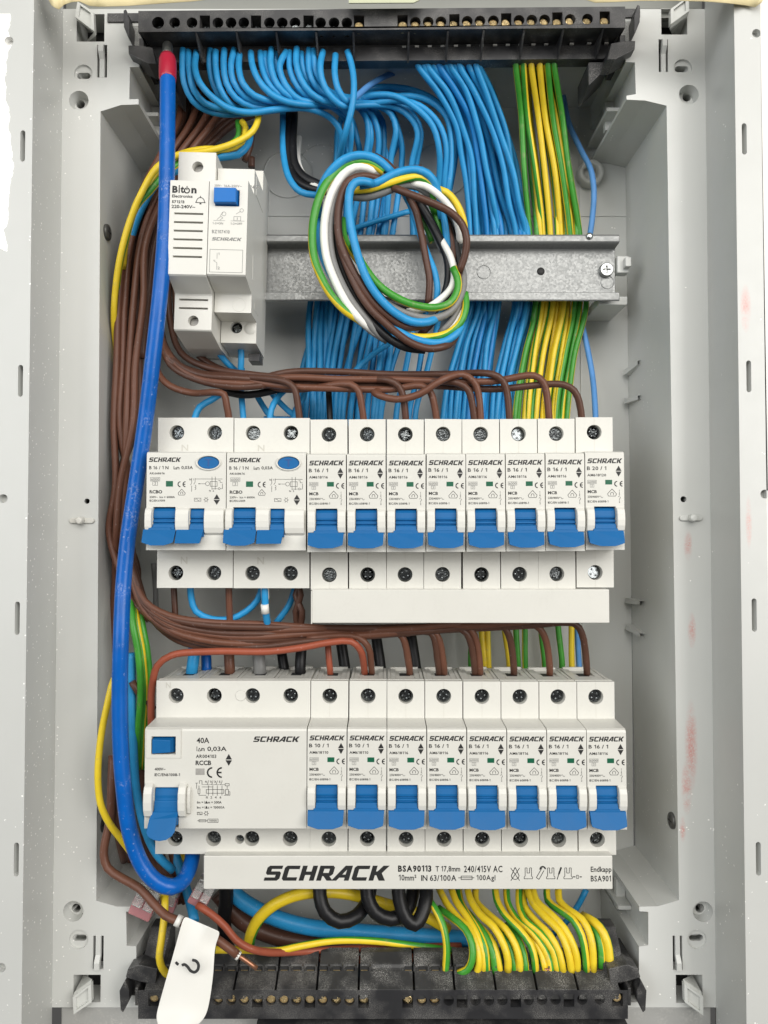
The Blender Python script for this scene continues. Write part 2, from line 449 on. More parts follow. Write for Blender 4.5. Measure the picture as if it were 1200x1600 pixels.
class Print(MB):
    """flat lettering laid on a front; fx,fz turn drawing coordinates into mm"""
    def __init__(s, fx, fz, y): super().__init__(); s.fx = fx; s.fz = fz; s.y = y
    def text(s, txt, x0, x1, z0, z1, m=0, bold=0.0, slant=0.0):
        vs_, fs = glyphs(txt, bold+.012); b = len(s.v)
        s.v += [(s.fx(x0+(x1-x0)*u) + slant*v*abs(s.fz(z1)-s.fz(z0)), s.y, s.fz(z1+(z0-z1)*v)) for u, v in vs_]
        for f in fs: s.face([b+i for i in f], m)
    def logo(s, x0, x1, z0, z1, m=0):
        word = 'SCHRACK'; adv = 1.16; tot = adv*6+1.12+.3
        for i, ch in enumerate(word):
            out, holes = LOGO[ch]
            loops = [[Vector(((adv*i+px+pz*.3)/tot, 0, pz)) for px, pz in l] for l in [out]+holes]
            tr = tessellate_polygon(loops); b = len(s.v)
            for l in loops: s.v += [(s.fx(x0+(x1-x0)*p.x), s.y, s.fz(z1+(z0-z1)*p.z)) for p in l]
            for t in tr: s.face([b+q for q in t], m)
    def pg(s, pts, m=0):
        s.poly([(s.fx(a), s.y, s.fz(b)) for a, b in pts], m)
    def bar(s, x0, x1, z0, z1, m=0): s.pg([(x0, z0), (x1, z0), (x1, z1), (x0, z1)], m)
    def line(s, pts, w_, m=0):
        for (ax, az), (bx, bz) in zip(pts, pts[1:]):
            d = math.hypot(bx-ax, bz-az) or 1; nx, nz = -(bz-az)/d*w_/2, (bx-ax)/d*w_/2
            s.pg([(ax+nx, az+nz), (bx+nx, bz+nz), (bx-nx, bz-nz), (ax-nx, az-nz)], m)
    def frame(s, x0, x1, z0, z1, w_, m=0):
        s.bar(x0, x1, z0, z0+w_, m); s.bar(x0, x1, z1-w_, z1, m); s.bar(x0, x0+w_, z0+w_, z1-w_, m); s.bar(x1-w_, x1, z0+w_, z1-w_, m)
    def arc(s, cx, cz, r, a0, a1, w_, m=0, n=10, sz=1.0):
        for i in range(n):
            t0 = R(a0+(a1-a0)*i/n); t1 = R(a0+(a1-a0)*(i+1)/n)
            q = lambda t, rr: (cx+rr*math.cos(t), cz-rr*sz*math.sin(t))
            s.pg([q(t0, r+w_/2), q(t1, r+w_/2), q(t1, r-w_/2), q(t0, r-w_/2)], m)
    def ce(s, x0, x1, z0, z1, w_, m=0):
        h = (z1-z0)/2; cz = (z0+z1)/2
        s.arc(x0+h, cz, h-w_/2, 90, 270, w_, m, 10)
        s.arc(x1-h*.15, cz, h-w_/2, 90, 270, w_, m, 10)
        s.bar(x1-h*.9, x1-h*.2, cz-w_/2, cz+w_/2, m)
    def diamonds(s, cx, z0, z1, hw, m=0):
        zm = (z0+z1)/2; g = (z1-z0)*.03
        s.pg([(cx, z0), (cx+hw, zm-g), (cx-hw, zm-g)], m); s.pg([(cx-hw, zm+g), (cx+hw, zm+g), (cx, z1)], m)
    def house(s, x0, x1, z0, z1, w_, m=0):
        cx = (x0+x1)/2; h = z1-z0
        s.line([(x0, z0+h*.68), (cx, z0), (x1, z0+h*.68)], w_, m)
        s.line([(x0, z0+h*.68), (x0+(x1-x0)*.1, z1), (x1-(x1-x0)*.1, z1), (x1, z0+h*.68)], w_, m)
        s.arc(cx, z0+h*.66, (x1-x0)*.16, 0, 180, w_, m, 6)
        s.line([(cx-(x1-x0)*.16, z0+h*.66), (cx-(x1-x0)*.16, z0+h*.85)], w_, m)
        s.line([(cx+(x1-x0)*.16, z0+h*.66), (cx+(x1-x0)*.16, z0+h*.85)], w_, m)

# ------------------------------------------------------------------ the wall and the enclosure
YF, YP, YB = 0.0, 31.0, 95.0                 # rim, inner ledge, back panel
XR, XL_ = 159.5, 141.5                        # rim edge / ledge edge half widths
ZT = P(600, 14, YP)[2]; ZB = P(600, 1574, YP)[2]
wl = MB()
for x0, x1, z0, z1 in ((-600, -176, -500, 500), (171.6, 600, -500, 500), (-176, 171.6, 290, 500), (-176, 171.6, -500, -285)):
    wl.box(x0, x1, 3.5, 60, z0, z1)
tag(wl.build('wall', M['wall']), kind='structure')

enc = empty('distribution_enclosure', (0, YB, 0))
tag(enc, 'grey plastic electrical enclosure without its cover, red scuffs on its ledge', 'electrical enclosure')
def encpart(mb, name, mat, bevel=0.0, seg=2):
    mb.shift(lambda p: (p[0], p[1]-YB, p[2]))
    return mb.build(name, mat, enc, bevel=bevel, seg=seg)
# back panel with knock-out rings
b = MB(); b.poly([(-XL_, YB, -262), (XL_, YB, -262), (XL_, YB, 285), (-XL_, YB, 285)])
b.box(-XL_, XL_, YB-.5, YB+.2, *sorted((P(600, 337, YB)[2]-.5, P(600, 337, YB)[2]+.1)))
b.box(P(908, 600, YB)[0]-.4, P(908, 600, YB)[0]+.4, YB-.6, YB+.2, -262, 285)
encpart(b, 'back_panel', M['case'])
for px, py, r in ((450, 272, 14), (505, 265, 15), (690, 265, 16), (800, 275, 16)):
    k = MB(); x, z = PX(px, py, YB)
    k.lathe_y([(r-.5, YB+.1), (r-.5, YB-.6), (r+.3, YB-.6), (r+.3, YB+.1)], x, z, 36, cap=False); encpart(k, 'knockout_ring', M['case'])
k = MB(); x, z = PX(924, 268, YB-6)
k.lathe_y([(4.6, YB), (4.6, YB-6), (7.2, YB-6), (7.4, YB)], x, z, 28, cap=False); k.lathe_y([(.1, YB-1), (3.2, YB-1), (3.4, YB)], x, z, 20); encpart(k, 'screw_boss', M['case'])

# ledge outline
TLo = [(157, 174), (189, 164), (216.5, 163), (216.5, 155), (202, 155), (203, 105), (217.6, 104.5), (217.6, 60)]
TRo = [(1041.6, 165), (1008, 157), (979, 155.6), (979, 149.6), (993.6, 147), (992, 97.4), (977.7, 97), (977, 55)]
BLo = [(150.4, 1407.4), (183, 1416.6), (211.7, 1416.6), (211.7, 1424.5), (197, 1424.5), (198, 1478), (213, 1478.5), (213, 1566)]
BRo = [(1061, 1406.5), (1028, 1416), (998.9, 1416.7), (999, 1423.8), (1013, 1424.7), (1013, 1477), (998.4, 1479), (998.4, 1566)]
inner = PL(BLo[::-1], YP) + PL(TLo, YP)
inner += PL(TRo[::-1], YP) + PL(BRo, YP)
outer = [(-XR, ZB), (XR, ZB), (XR, ZT), (-XR, ZT)]
holes = [inner]; cups = []
def feat_circle(px, py, r): 
    x, z = PX(px, py, YP); return (x, z, r)
def sqh(x0, x1, y0, y1):
    a = PX(x0, y0, YP); c = PX(x1, y1, YP); return rect(a[0], c[0], c[1], a[1])
lt = MB(); ledge_holes = []
sq = [sqh(120, 163, 22, 65), sqh(1033, 1074, 13.5, 54), sqh(115, 157, 1523, 1566), sqh(1056, 1098, 1523, 1567)]
ledge_holes += sq
# round seats: slotted cup and screw cup
cupspec = [(130, 115, 4.6, 'slot', (131, 118.5)), (123, 157, 4.9, 'hole', (126, 163)), (1067, 106.5, 4.6, 'slot', (1065, 108)), (1076.5, 147.5, 4.9, 'hole', (1073, 152)),
           (114.5, 1424, 4.9, 'hole', (119, 1419)), (123, 1468, 4.6, 'slot', (124.5, 1465)), (1098.5, 1424.5, 4.9, 'hole', (1093.5, 1419)), (1089, 1468, 4.6, 'slot', (1087.5, 1465))]
for px, py, r, typ, (qx, qy) in cupspec:
    x, z = PX(px, py, YP); c = circ(x, z, r, 26); ledge_holes.append(c)
    dep = 1.2 if typ == 'slot' else 6
    x2, z2 = PX(qx, qy, YP+dep)
    h = slot(x2, z2, 3.4, 1.55) if typ == 'slot' else circ(x2, z2, 2.2, 18)
    c2 = circ(x, z, r*.985 if typ == 'slot' else r*.86, 26)
    bse = len(lt.v); n = 26
    lt.v += [(a, YP, q) for a, q in c]+[(a, YP+dep, q) for a, q in c2]
    for i in range(n): lt.face((bse+i, bse+(i+1) % n, bse+n+(i+1) % n, bse+n+i), 0, True)
    lt.plate(c2, [h], YP+dep); lt.pocket(h, YP+dep, YP+dep+(5 if typ == 'slot' else 8), mb=(0 if typ == 'slot' else 1))
# sprung tongues in slots
tong = [((152, 167, 70, 121), 'L'), ((1029, 1044, 61.5, 112.5), 'U'), ((145.5, 161.5, 1462, 1514.5), 'U'), ((1051, 1066.5, 1462, 1515.5), 'U')]
for (x0, x1, y0, y1), typ in tong:
    h = sqh(x0, x1, y0, y1); ledge_holes.append(h)
    lt.pocket(h, YP, YP+7, mb=1)
    wdt = h[1][0]-h[0][0]; top = h[2][1]; bot = h[0][1]
    mx = (h[0][0]+h[1][0])/2
    tw = wdt*.24
    up = y0 < 800
    if up: lt.prism_x([(YP-.1, bot), (YP-.2, bot+9), (YP-2.2, bot+12), (YP-2.2, top-.8), (YP-.6, top-.8), (YP+1.6, bot+9), (YP+1.6, bot)], mx-tw, mx+tw)
    else: lt.prism_x([(YP-.1, top), (YP-.2, top-9), (YP-2.2, top-12), (YP-2.2, bot+.8), (YP-.6, bot+.8), (YP+1.6, top-9), (YP+1.6, top)], mx-tw, mx+tw)
for px, py, r in ((136, 783, 1.35), (1068, 780, 1.5)):
    x, z = PX(px, py, YP); c = circ(x, z, r, 14); ledge_holes.append(c); lt.pocket(c, YP, YP+6, mb=1)
for h in sq: lt.pocket(h, YP, YP+14, mb=1)
lt.plate(outer, holes+ledge_holes, YP)
# walls of the ledge going back to the panel
n = len(inner); bs = len(lt.v)
lt.v += [(x, YP, z) for x, z in inner]+[(x, YB-.3, z) for x, z in inner]
for i in range(n): lt.face((bs+i, bs+(i+1) % n, bs+n+(i+1) % n, bs+n+i))
encpart(lt, 'inner_ledge', [M['case'], M['dark']], bevel=.35)
# bracket ribs running back beside the terminal bars
for pts in ([(1013, 1424.7), (1013, 1477)], [(993.6, 147), (992, 97.4)], [(202, 155), (203, 105)], [(197, 1424.5), (198, 1478)]):
    (ax, az), (bx, bz) = PX(*pts[0], YP), PX(*pts[1], YP)
    s_ = -1 if ax > 0 else 1; k = MB()
    lo, hi = min(az, bz), max(az, bz); xm = (ax+bx)/2
    k.box(min(xm+.2*s_, xm+5*s_), max(xm+.2*s_, xm+5*s_), YP+34, YP+38, lo+.2, hi-.2)
    k.box(min(xm+.2*s_, xm+7*s_), max(xm+.2*s_, xm+7*s_), YP+24, YP+63, lo+5, lo+7)
    encpart(k, 'bracket_rib', M['case'], .2)

# rim round the box, its inner wall and holes
rm = MB()
RH = [('c', 14, 64, 2.0), ('s', 35.5, 228, 1.1, 7.2), ('s', 32, 595, 1.1, 7.2), ('c', 5, 779, 2.0), ('s', 27, 966, 1.1, 7.4), ('s', 25.5, 1343, 1.1, 7.4), ('c', 2, 1512, 2.0),
      ('c', 1182, 52, 2.0), ('s', 1163, 217, 1.1, 7.2), ('s', 1170, 588, 1.1, 7.2), ('c', 1195, 772, 2.0), ('s', 1178.5, 961, 1.1, 7.4), ('s', 1185, 1342, 1.1, 7.4)]
hl, hr = [], []
for q in RH:
    x, z = PX(q[1], q[2], YF)
    h = circ(x, z, q[3], 16) if q[0] == 'c' else slot(x, z, q[3], q[4])
    (hl if x < 0 else hr).append(h); rm.pocket(h, YF, YF+4.5 if q[0] == 's' else YF+3, mb=0)
XOl, XOr = -180.0, 171.4
ZRT, ZRB = 292, -287
rm.plate(rect(XOl, -XR, ZRB, ZRT), hl, YF); rm.plate(rect(XR, XOr, ZRB, ZRT), hr, YF)
for sx in (-1, 1):
    xo = XOl if sx < 0 else XOr
    rm.poly([(sx*XR, YF, ZRB), (sx*XR, YF, ZRT), (sx*XR, YP, ZRT), (sx*XR, YP, ZRB)])
    rm.poly([(xo, YF, ZRB), (xo, YF, ZRT), (xo, 6, ZRT), (xo, 6, ZRB)])
rm.box(-XR, XR, YF, YP+40, 282, ZRT); rm.box(-XR, XR, YF, YP+40, ZRB, -279)
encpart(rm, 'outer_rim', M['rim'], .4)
# spaces above and below the ledge
k = MB(); z0 = ZT+.6
k.box(-XR+.1, XR-.1, YP+3, YP+6, z0-3, 282); encpart(k, 'upper_compartment', M['bar_grey'])
k = MB(); k.box(-156, -40, YP+2, YP+30, -276, ZB-1.2); k.box(-38, 158, YP+2, YP+30, -276, ZB-1.2); encpart(k, 'lower_compartment', M['lid'], .6)

# sprung cover catches
def catch(hole, d0, d1, up):
    """frame faced lever reaching forward out of its square hole"""
    k = MB(); sgn = 1 if up else -1
    (ax, az), (bx, bz), (cx, cz), (ex, ez) = [PX(*p, YP-5) for p in d0]
    out = [(ax, az), (bx, bz), (cx, cz), (ex, ez)]
    mx = sum(p[0] for p in out)/4; mz = sum(p[1] for p in out)/4
    inn = [(mx+(x-mx)*.66, mz+(z-mz)*.72) for x, z in out]
    k.plate(out, [inn], YP-5); k.pocket(inn, YP-5, YP-3.6)
    n = 4; b0 = len(k.v)
    k.v += [(x, YP-5, z) for x, z in out]+[(x, YP-2, z) for x, z in out]
    for i in range(n): k.face((b0+i, b0+(i+1) % n, b0+n+(i+1) % n, b0+n+i))
    k.face([b0+n+i for i in range(n)])
    (px_, pz_) = PX(*d1[0], YP+10); (qx, qz) = PX(*d1[1], YP+10)
    # arm
    b0 = len(k.v); e = [(cx, cz), (ex, ez)]
    k.v += [(cx, YP-4.9, cz), (ex, YP-4.9, ez), (px_, YP+10, pz_), (qx, YP+10, qz), (cx, YP-3.2, cz+1.2*sgn), (ex, YP-3.2, ez+1.2*sgn), (px_, YP+10, pz_+1.6*sgn), (qx, YP+10, qz+1.6*sgn)]
    for q in ((0,1,3,2),(4,6,7,5),(0,4,5,1),(0,2,6,4),(1,5,7,3)): k.face([b0+i for i in q])
    return encpart(k, 'cover_catch', M['clear_tab'], .25)
catch(sq[0], [(117, 26), (121, 2), (146, 18), (147.5, 49)], [(150, 62), (137, 62)], False)
catch(sq[1], [(1048, 14), (1076, -6), (1077, 17), (1048, 38)], [(1062, 50), (1050, 50)], False)
catch(sq[2], [(115, 1585), (143, 1566), (142, 1537), (113.5, 1558)], [(131, 1528), (138, 1528)], True)
catch(sq[3], [(1099, 1587), (1070, 1566), (1069, 1537), (1098.5, 1557)], [(1082, 1528), (1074, 1528)], True)
# wall screws, pegs, latch fins
for px, py, sx in ((168, 363, -1), (157, 1288, -1), (1037, 335, 1), (1049, 1282, 1)):
    y = 37.5 if sx > 0 else 39.5
    _, z = PX(px, py, y); k = MB()
    k.lathe_x([(.1, -.7), (3.2, -.7), (3.8, -.4), (4.0, 0), (4.0, 1)] if sx > 0 else [(.1, .7), (3.2, .7), (3.8, .4), (4.0, 0), (4.0, -1)], y, z, 22)
    xx = sx*(XL_-.2 if sx > 0 else XL_-2.2)
    k.shift(lambda p, xx=xx: (p[0]+xx, p[1], p[2]))
    o = encpart(k, 'wall_screw', M['dark_screw'])
    c = MB(); a_, b_ = sorted((xx-sx*.5, xx-sx*.74)); c.box(a_, b_, y-2.4, y+2.4, z-.42, z+.42); c.box(a_+.01, b_-.01, y-.42, y+.42, z-2.4, z-.43); c.box(a_+.01, b_-.01, y-.42, y+.42, z+.43, z+2.4)
    c.shift(lambda p: (p[0], p[1]-YB, p[2])); c.build('cross_slot', M['dark'], o)
for x0, x1, py in ((108, 147, 813.5), (1062, 1098, 809.5)):
    x, z = PX((x0+x1)/2, py, YP-1); k = MB()
    sx = -1 if x < 0 else 1; xa, xb = PX(x0, py, YP-1)[0], PX(x1, py, YP-1)[0]
    k.prism_y(slot(x, z, (xb-xa)/2, 1.3), YP-1.2, YP-.05); k.lathe_y([(1.2, YP-5), (1.7, YP-4.4), (1.9, YP-.1)], x, z, 16)
    encpart(k, 'hinge_peg', M['white'] if sx < 0 else M['clear_tab'], .4)
for px, py, dx, dz in ((985, 588, 20, -20), (985, 632, 20, -9), (988, 942, 22, 3), (989, 983, 21, 13)):
    a = P(px, py, YB-1); c = P(px+dx, py+dz, YB-22); k = MB(); t = 1.0
    a2 = P(px, py-8, YB-1)
    pts = [(XL_+.3, YB-1, a[2]), (XL_+.3, YB-22, c[2]-1), (XL_-7, YB-2, a[2]), (XL_-5, YB-8, (a[2]*1.6+c[2])/2.6)]
    z1 = a2[2]
    k.poly([(XL_+.2, YB-3, a[2]), (XL_+.2, YB-23, c[2]), (XL_-2, YB-20, c[2]), (XL_-4.5, YB-3, a[2])]);
    k.poly([(XL_+.2, YB-3, z1), (XL_-4.5, YB-3, z1), (XL_-2, YB-20, c[2]+2), (XL_+.2, YB-23, c[2]+2)])
    k.poly([(XL_-4.5, YB-3, a[2]), (XL_-2, YB-20, c[2]), (XL_-2, YB-20, c[2]+2), (XL_-4.5, YB-3, z1)])
    encpart(k, 'latch_fin', M['case'])

# masking tape along the top edge
def sheet(name, rows, mat, thick=.2, parent=None):
    """rows of points (same count) joined into a thin sheet with real thickness"""
    k = MB(); nc = len(rows[0]); nr = len(rows)
    for r in rows: k.v += [tuple(p) for p in r]
    for r in rows: k.v += [(p[0], p[1]+thick, p[2]) for p in r]
    o2 = nc*nr
    for i in range(nr-1):
        for j in range(nc-1):
            a = i*nc+j
            k.face((a, a+1, a+nc+1, a+nc), 0, True); k.face((o2+a, o2+a+nc, o2+a+nc+1, o2+a+1), 0, True)
    for j in range(nc-1):
        k.face((j, o2+j, o2+j+1, j+1)); a = (nr-1)*nc+j; k.face((a, a+1, o2+a+1, o2+a))
    for i in range(nr-1):
        a = i*nc; k.face((a, a+nc, o2+a+nc, o2+a)); a = i*nc+nc-1; k.face((a, o2+a, o2+a+nc, a+nc))
    return k.build(name, mat, parent)
def tape(low, label):
    n = len(low); rows = []
    for q in range(5):
        r = []
        for i, (px, py) in enumerate(low):
            y = -2 - q*.6 + 1.2*math.sin(i*1.9+q) - (3 if q == 0 else 0)*math.sin(i*2.3)**2
            r.append(P(px, py+(-45-py)*q/4.0, y))
        rows.append(r)
    return tag(sheet('masking_tape', rows, M['tape']), label, 'masking tape', 'masking tape strips')
tape([(74, -4), (80, 8), (86, 12), (92, 14.5), (100, 7), (112, 3), (124, 2), (140, 9), (152, 10), (168, 10), (200, 9), (240, 6), (300, 2), (340, -3)], 'crinkled beige masking tape over the enclosure top edge, with a curled pointed corner')
tape([(905, -4), (930, 4), (960, 3), (1000, 1), (1050, 1), (1100, 2), (1140, 5), (1165, 8), (1180, 11), (1190, 4), (1194, -4)], 'flat beige masking tape strip on the enclosure top edge above the scuffed rim')
k = MB(); k.poly([P(545, -12, 15), P(652, -12, 15), P(652, 0, 15), P(648, 4, 15), P(545, 5, 15)]);
k2 = MB(); pts = [PX(545, -20, 15), PX(665, -20, 15), PX(655, 1, 15), PX(646, 5, 15), PX(545, 5.5, 15)]
k2.prism_y(pts, 14.6, 15.2)
tag(k2.build('paper_strip', plain('pale_green_paper', (.50, .52, .36), .6)), 'pale green paper strip stuck above the middle of the upper terminal bar', 'label strip')

# ------------------------------------------------------------------ mounting rails
def rail(py_mid, px0, px1, label, full):
    zc = P(600, py_mid, 55)[2]; x0 = P(px0, py_mid, 55)[0]; x1 = P(px1, py_mid, 55)[0]
    o = empty('mounting_rail', ((x0+x1)/2, 62.5, zc)); tag(o, label, 'rail', 'mounting rails')
    def at(m): m.shift(lambda p: (p[0]-(x0+x1)/2, p[1]-62.5, p[2])); return m
    t = 1.0; k = MB()
    prof = [(55.0, 17.5), (54.2, 16.6), (54.2, 13.6), (55.2, 12.9), (61.8, 12.6), (62.2, 11.8), (62.2, -12.2), (61.6, -12.8), (55.2, -13.0), (55.0, -17.0), (55.4, -17.5), (56.2, -17.5),
            (56.2, -14.0), (63.2, -13.6), (63.4, 13.4), (56.4, 14.0), (56.4, 17.5)]
    k.prism_x(prof, x0, x1)
    at(k).build('rail_channel', M['zinc'], o, bevel=.3)
    if full:
        for px, py, r, nm, mt in ((845, 424, 2.1, 'fixing_hole', 'dark'),):
            x, z = PX(px, py, 62.2); c = MB(); c.lathe_y([(.05, 62.05), (r, 62.05), (r, 62.5)], x, z-zc, 18); at(c).build(nm, M[mt], o)
        x, z = PX(948, 421, 60); c = MB(); z -= zc
        hd = circ(x, z, 3.2, 24); cr = [(x+a, z+b2) for a, b2 in ((-.45, -2.3), (.45, -2.3), (.45, -.45), (2.1, -.45), (2.1, .45), (.45, .45), (.45, 2.1), (-.45, 2.1), (-.45, .45), (-2.1, .45), (-2.1, -.45), (-.45, -.45))]
        c.plate(hd, [cr], 59.6); c.pocket(cr, 59.6, 61.4); c.pocket(hd, 59.6, 62.1, bottom=False)
        c.lathe_y([(3.2, 59.6), (3.7, 60.2), (3.8, 62.1)], x, z, 24, cap=False); at(c).build('rail_screw', M['screw_bright'], o)
        for px, py, r in ((949, 441, 3.5), (756, 425, 3.6)):
            x, z = PX(px, py, 62.1); c = MB(); c.lathe_y([(r-.25, 62.15), (r-.2, 61.95), (r+.15, 61.95), (r+.2, 62.15)], x, z-zc, 26, cap=False); at(c).build('stamped_ring', M['zinc'], o)
        c = MB(); a = PX(961, 404, 64); e = PX(979, 430, 64); c.box(a[0], e[0], 60, 66, e[1]-zc, a[1]-zc); c.box(a[0]+3, e[0], 56, 60, e[1]-zc+2, a[1]-zc-2)
        a = PX(928, 471, 72); e = PX(972, 484, 72); c.box(a[0], e[0], 63, 94, e[1]-zc, a[1]-zc); at(c).build('end_bracket', M['case'], o, bevel=.4)
        c = MB(); c.lathe_y([(.6, 53), (1.6, 53.2), (1.9, 54), (1.9, 55)], *[(PX(921, 369, 54))[0], PX(921, 369, 54)[1]-zc], 14); at(c).build('end_stop', M['screw_bright'], o)
    return o
rail(418, 395, 968, 'bare galvanised steel mounting rail behind the coil of coloured wires', True)
rail(788, 235, 962, 'steel mounting rail behind the upper breaker row', False)
rail(1203, 235, 972, 'steel mounting rail end sticking out past the lower breaker row', False)

# ------------------------------------------------------------------ screws shared by the breakers and bars
def cross_screw(r, mat, name, rim=.35):
    k = MB(); a = r*.17; L = r*.72
    cr = [(-a, -L), (a, -L), (a, -a), (L, -a), (L, a), (a, a), (a, L), (-a, L), (-a, a), (-L, a), (-L, -a), (-a, -a)]
    k.plate(circ(0, 0, r*.86, 22), [cr], 0); k.pocket(cr, 0, r*.55)
    k.lathe_y([(r*.86, 0), (r, rim), (r, 3)], 0, 0, 22)
    for q in range(4):                                        # small raised facets catch the light
        t = R(45+90*q); k.lathe_y([(.02, -.12), (r*.12, -.1), (r*.16, .02)], r*.5*math.cos(t), r*.5*math.sin(t), 8)
    return k.mesh(name, mat)
ME_SCREW = cross_screw(3.25, M['screw'], 'terminal_screw')
ME_SCREW_S = cross_screw(2.1, M['brass'], 'small_screw')
ME_SCREW_D = cross_screw(2.1, M['screw'], 'small_screw')

# ------------------------------------------------------------------ terminal bars
def bar_top():
    YFc = 22.0
    zt = P(600, 17, YFc)[2]; zb = P(600, 50, YFc)[2]; ze = P(600, 74, 36)[2]; zl = P(600, 98, 35)[2]
    x0 = P(216, 35, YFc)[0]; x1 = P(977, 35, YFc)[0]
    o = empty('terminal_bar', ((x0+x1)/2, 60, zt)); cx = (x0+x1)/2
    tag(o, 'black plastic terminal bar across the top, thin blue wires curving out of it', 'terminal bar', 'black terminal bars')
    sh = lambda p: (p[0]-cx, p[1]-60, p[2]-zt+(max(0, p[0])*.0186))
    sqx = (320, 400, 482, 561, 629, 710, 791, 871, 945)
    xs = [247, 273, 300, 320, 340.5, 361, 381, 400, 421, 441, 461, 482, 501, 522, 542, 561, 629, 649, 669, 689, 710, 730, 750, 771, 791, 811, 831, 851, 871, 891, 918, 945]
    k = MB(); hs = []; spots = []
    for px in xs:
        x = P(px, 35, YFc)[0]; z = P(600, 35.5, YFc)[2]; r = 3.0 if px == 247 else 2.65
        if px in sqx: h = rect(x-2.5, x+2.5, z-2.7, z+3.6)
        else: h = circ(x, z, r, 18)
        hs.append(h); k.pocket(h, YFc, YFc+9, mb=1); spots.append((x, z-.3, px))
    k.plate(rect(x0, x1, zb, zt), hs, YFc)
    # sloped face with ribs, then the wire mouths
    k.poly([(x0, YFc, zb), (x1, YFc, zb), (x1-2, 36, ze), (x0+2, 36, ze)])
    k.poly([(x0+2, 36, ze), (x1-2, 36, ze), (x1-2, 36, ze-1.6), (x0+2, 36, ze-1.6)], 1)
    k.box(x0+2, x1-2, 35, 37, zl, ze-1.7)
    k.box(x0, x1, 36.2, 42, zl+.2, zt)
    k.poly([(x0, YFc, zt), (x1, YFc, zt), (x1, 40, zt), (x0, 40, zt)])
    for xx in (x0, x1): k.poly([(xx, YFc, zt), (xx, 40, zt), (xx, 40, zl), (xx, 36, ze), (xx, YFc, zb)])
    for px in (312, 374, 435, 496, 553, 638, 698, 753, 815, 875, 936):
        x = P(px, 62, 30)[0]
        k.prism_x([(YFc+.6, zb+.3), (35.2, zl-.2), (36.5, zl-.2), (36.5, ze), (YFc+4, zb+.3)], x-.45, x+.45)
    # ridged top behind
    k.box(x0-18, x1+10, 30, 50, zt+.2, zt+4.4)
    for i in range(52):
        xr = x0+6+i*4.35
        if xr < x1-4: k.box(xr, xr+2.0, 28.8, 30.1, zt+.4, zt+4.2)
    k.shift(sh); k.build('terminal_body', [M['black_plastic'], M['dark']], o, bevel=.25)
    for i, (x, z, px) in enumerate(spots):
        m = ME_SCREW_S
        m = ME_SCREW_D if px < 555 else m
        inst(m, 'screw', o, sh((x, YFc+(3.2 if px < 555 else .7+random.uniform(0, .5)), z-.4)), (R(-14), R(random.uniform(0, 90)), R(random.uniform(-8, 8))))
    g = MB()
    for px in xs[16:]:
        x = P(px+3, 74, 35)[0]; g.box(x-1.2, x+.8, 34.5, 35.6, ze-1.1, ze-.3)
    g.shift(sh); g.build('contact_strip', M['glint'], o)
    # end hooks
    for sgn in (-1, 1):
        c = MB(); xa = x0 if sgn < 0 else x1; d = lambda q: xa+sgn*q
        za, zb2 = zt-1, zt-16
        c.prism_y([(d(7.6), za+2), (d(6.4), za+2.6), (d(4.6), za-3), (d(4.6), zb2+3), (d(5.4), zb2+4), (d(7.4), zb2+9)], YFc+1, YFc+9)
        c.prism_y([(d(0.1), za), (d(5.2), za), (d(5.2), za-1), (d(.1), za-1)], YFc+9, YFc+22)
        c.box(min(d(.1), d(6.2)), max(d(.1), d(6.2)), YFc+9, YFc+34, zb2, za)
        c.prism_y([(d(.1), zb2+1), (d(5.8), zb2+1), (d(5.6), zb2-3.2), (d(-4), zb2-8), (d(-8), zb2-8), (d(-6), zb2)], YFc+3, YFc+16)
        c.prism_y([(d(-2), zb2-2), (d(-14), zb2-14), (d(-14), zb2-2)], YFc+14.5, YFc+36)
        c.shift(sh); c.build('end_hook', M['black_plastic'], o, bevel=.3)
bar_top()
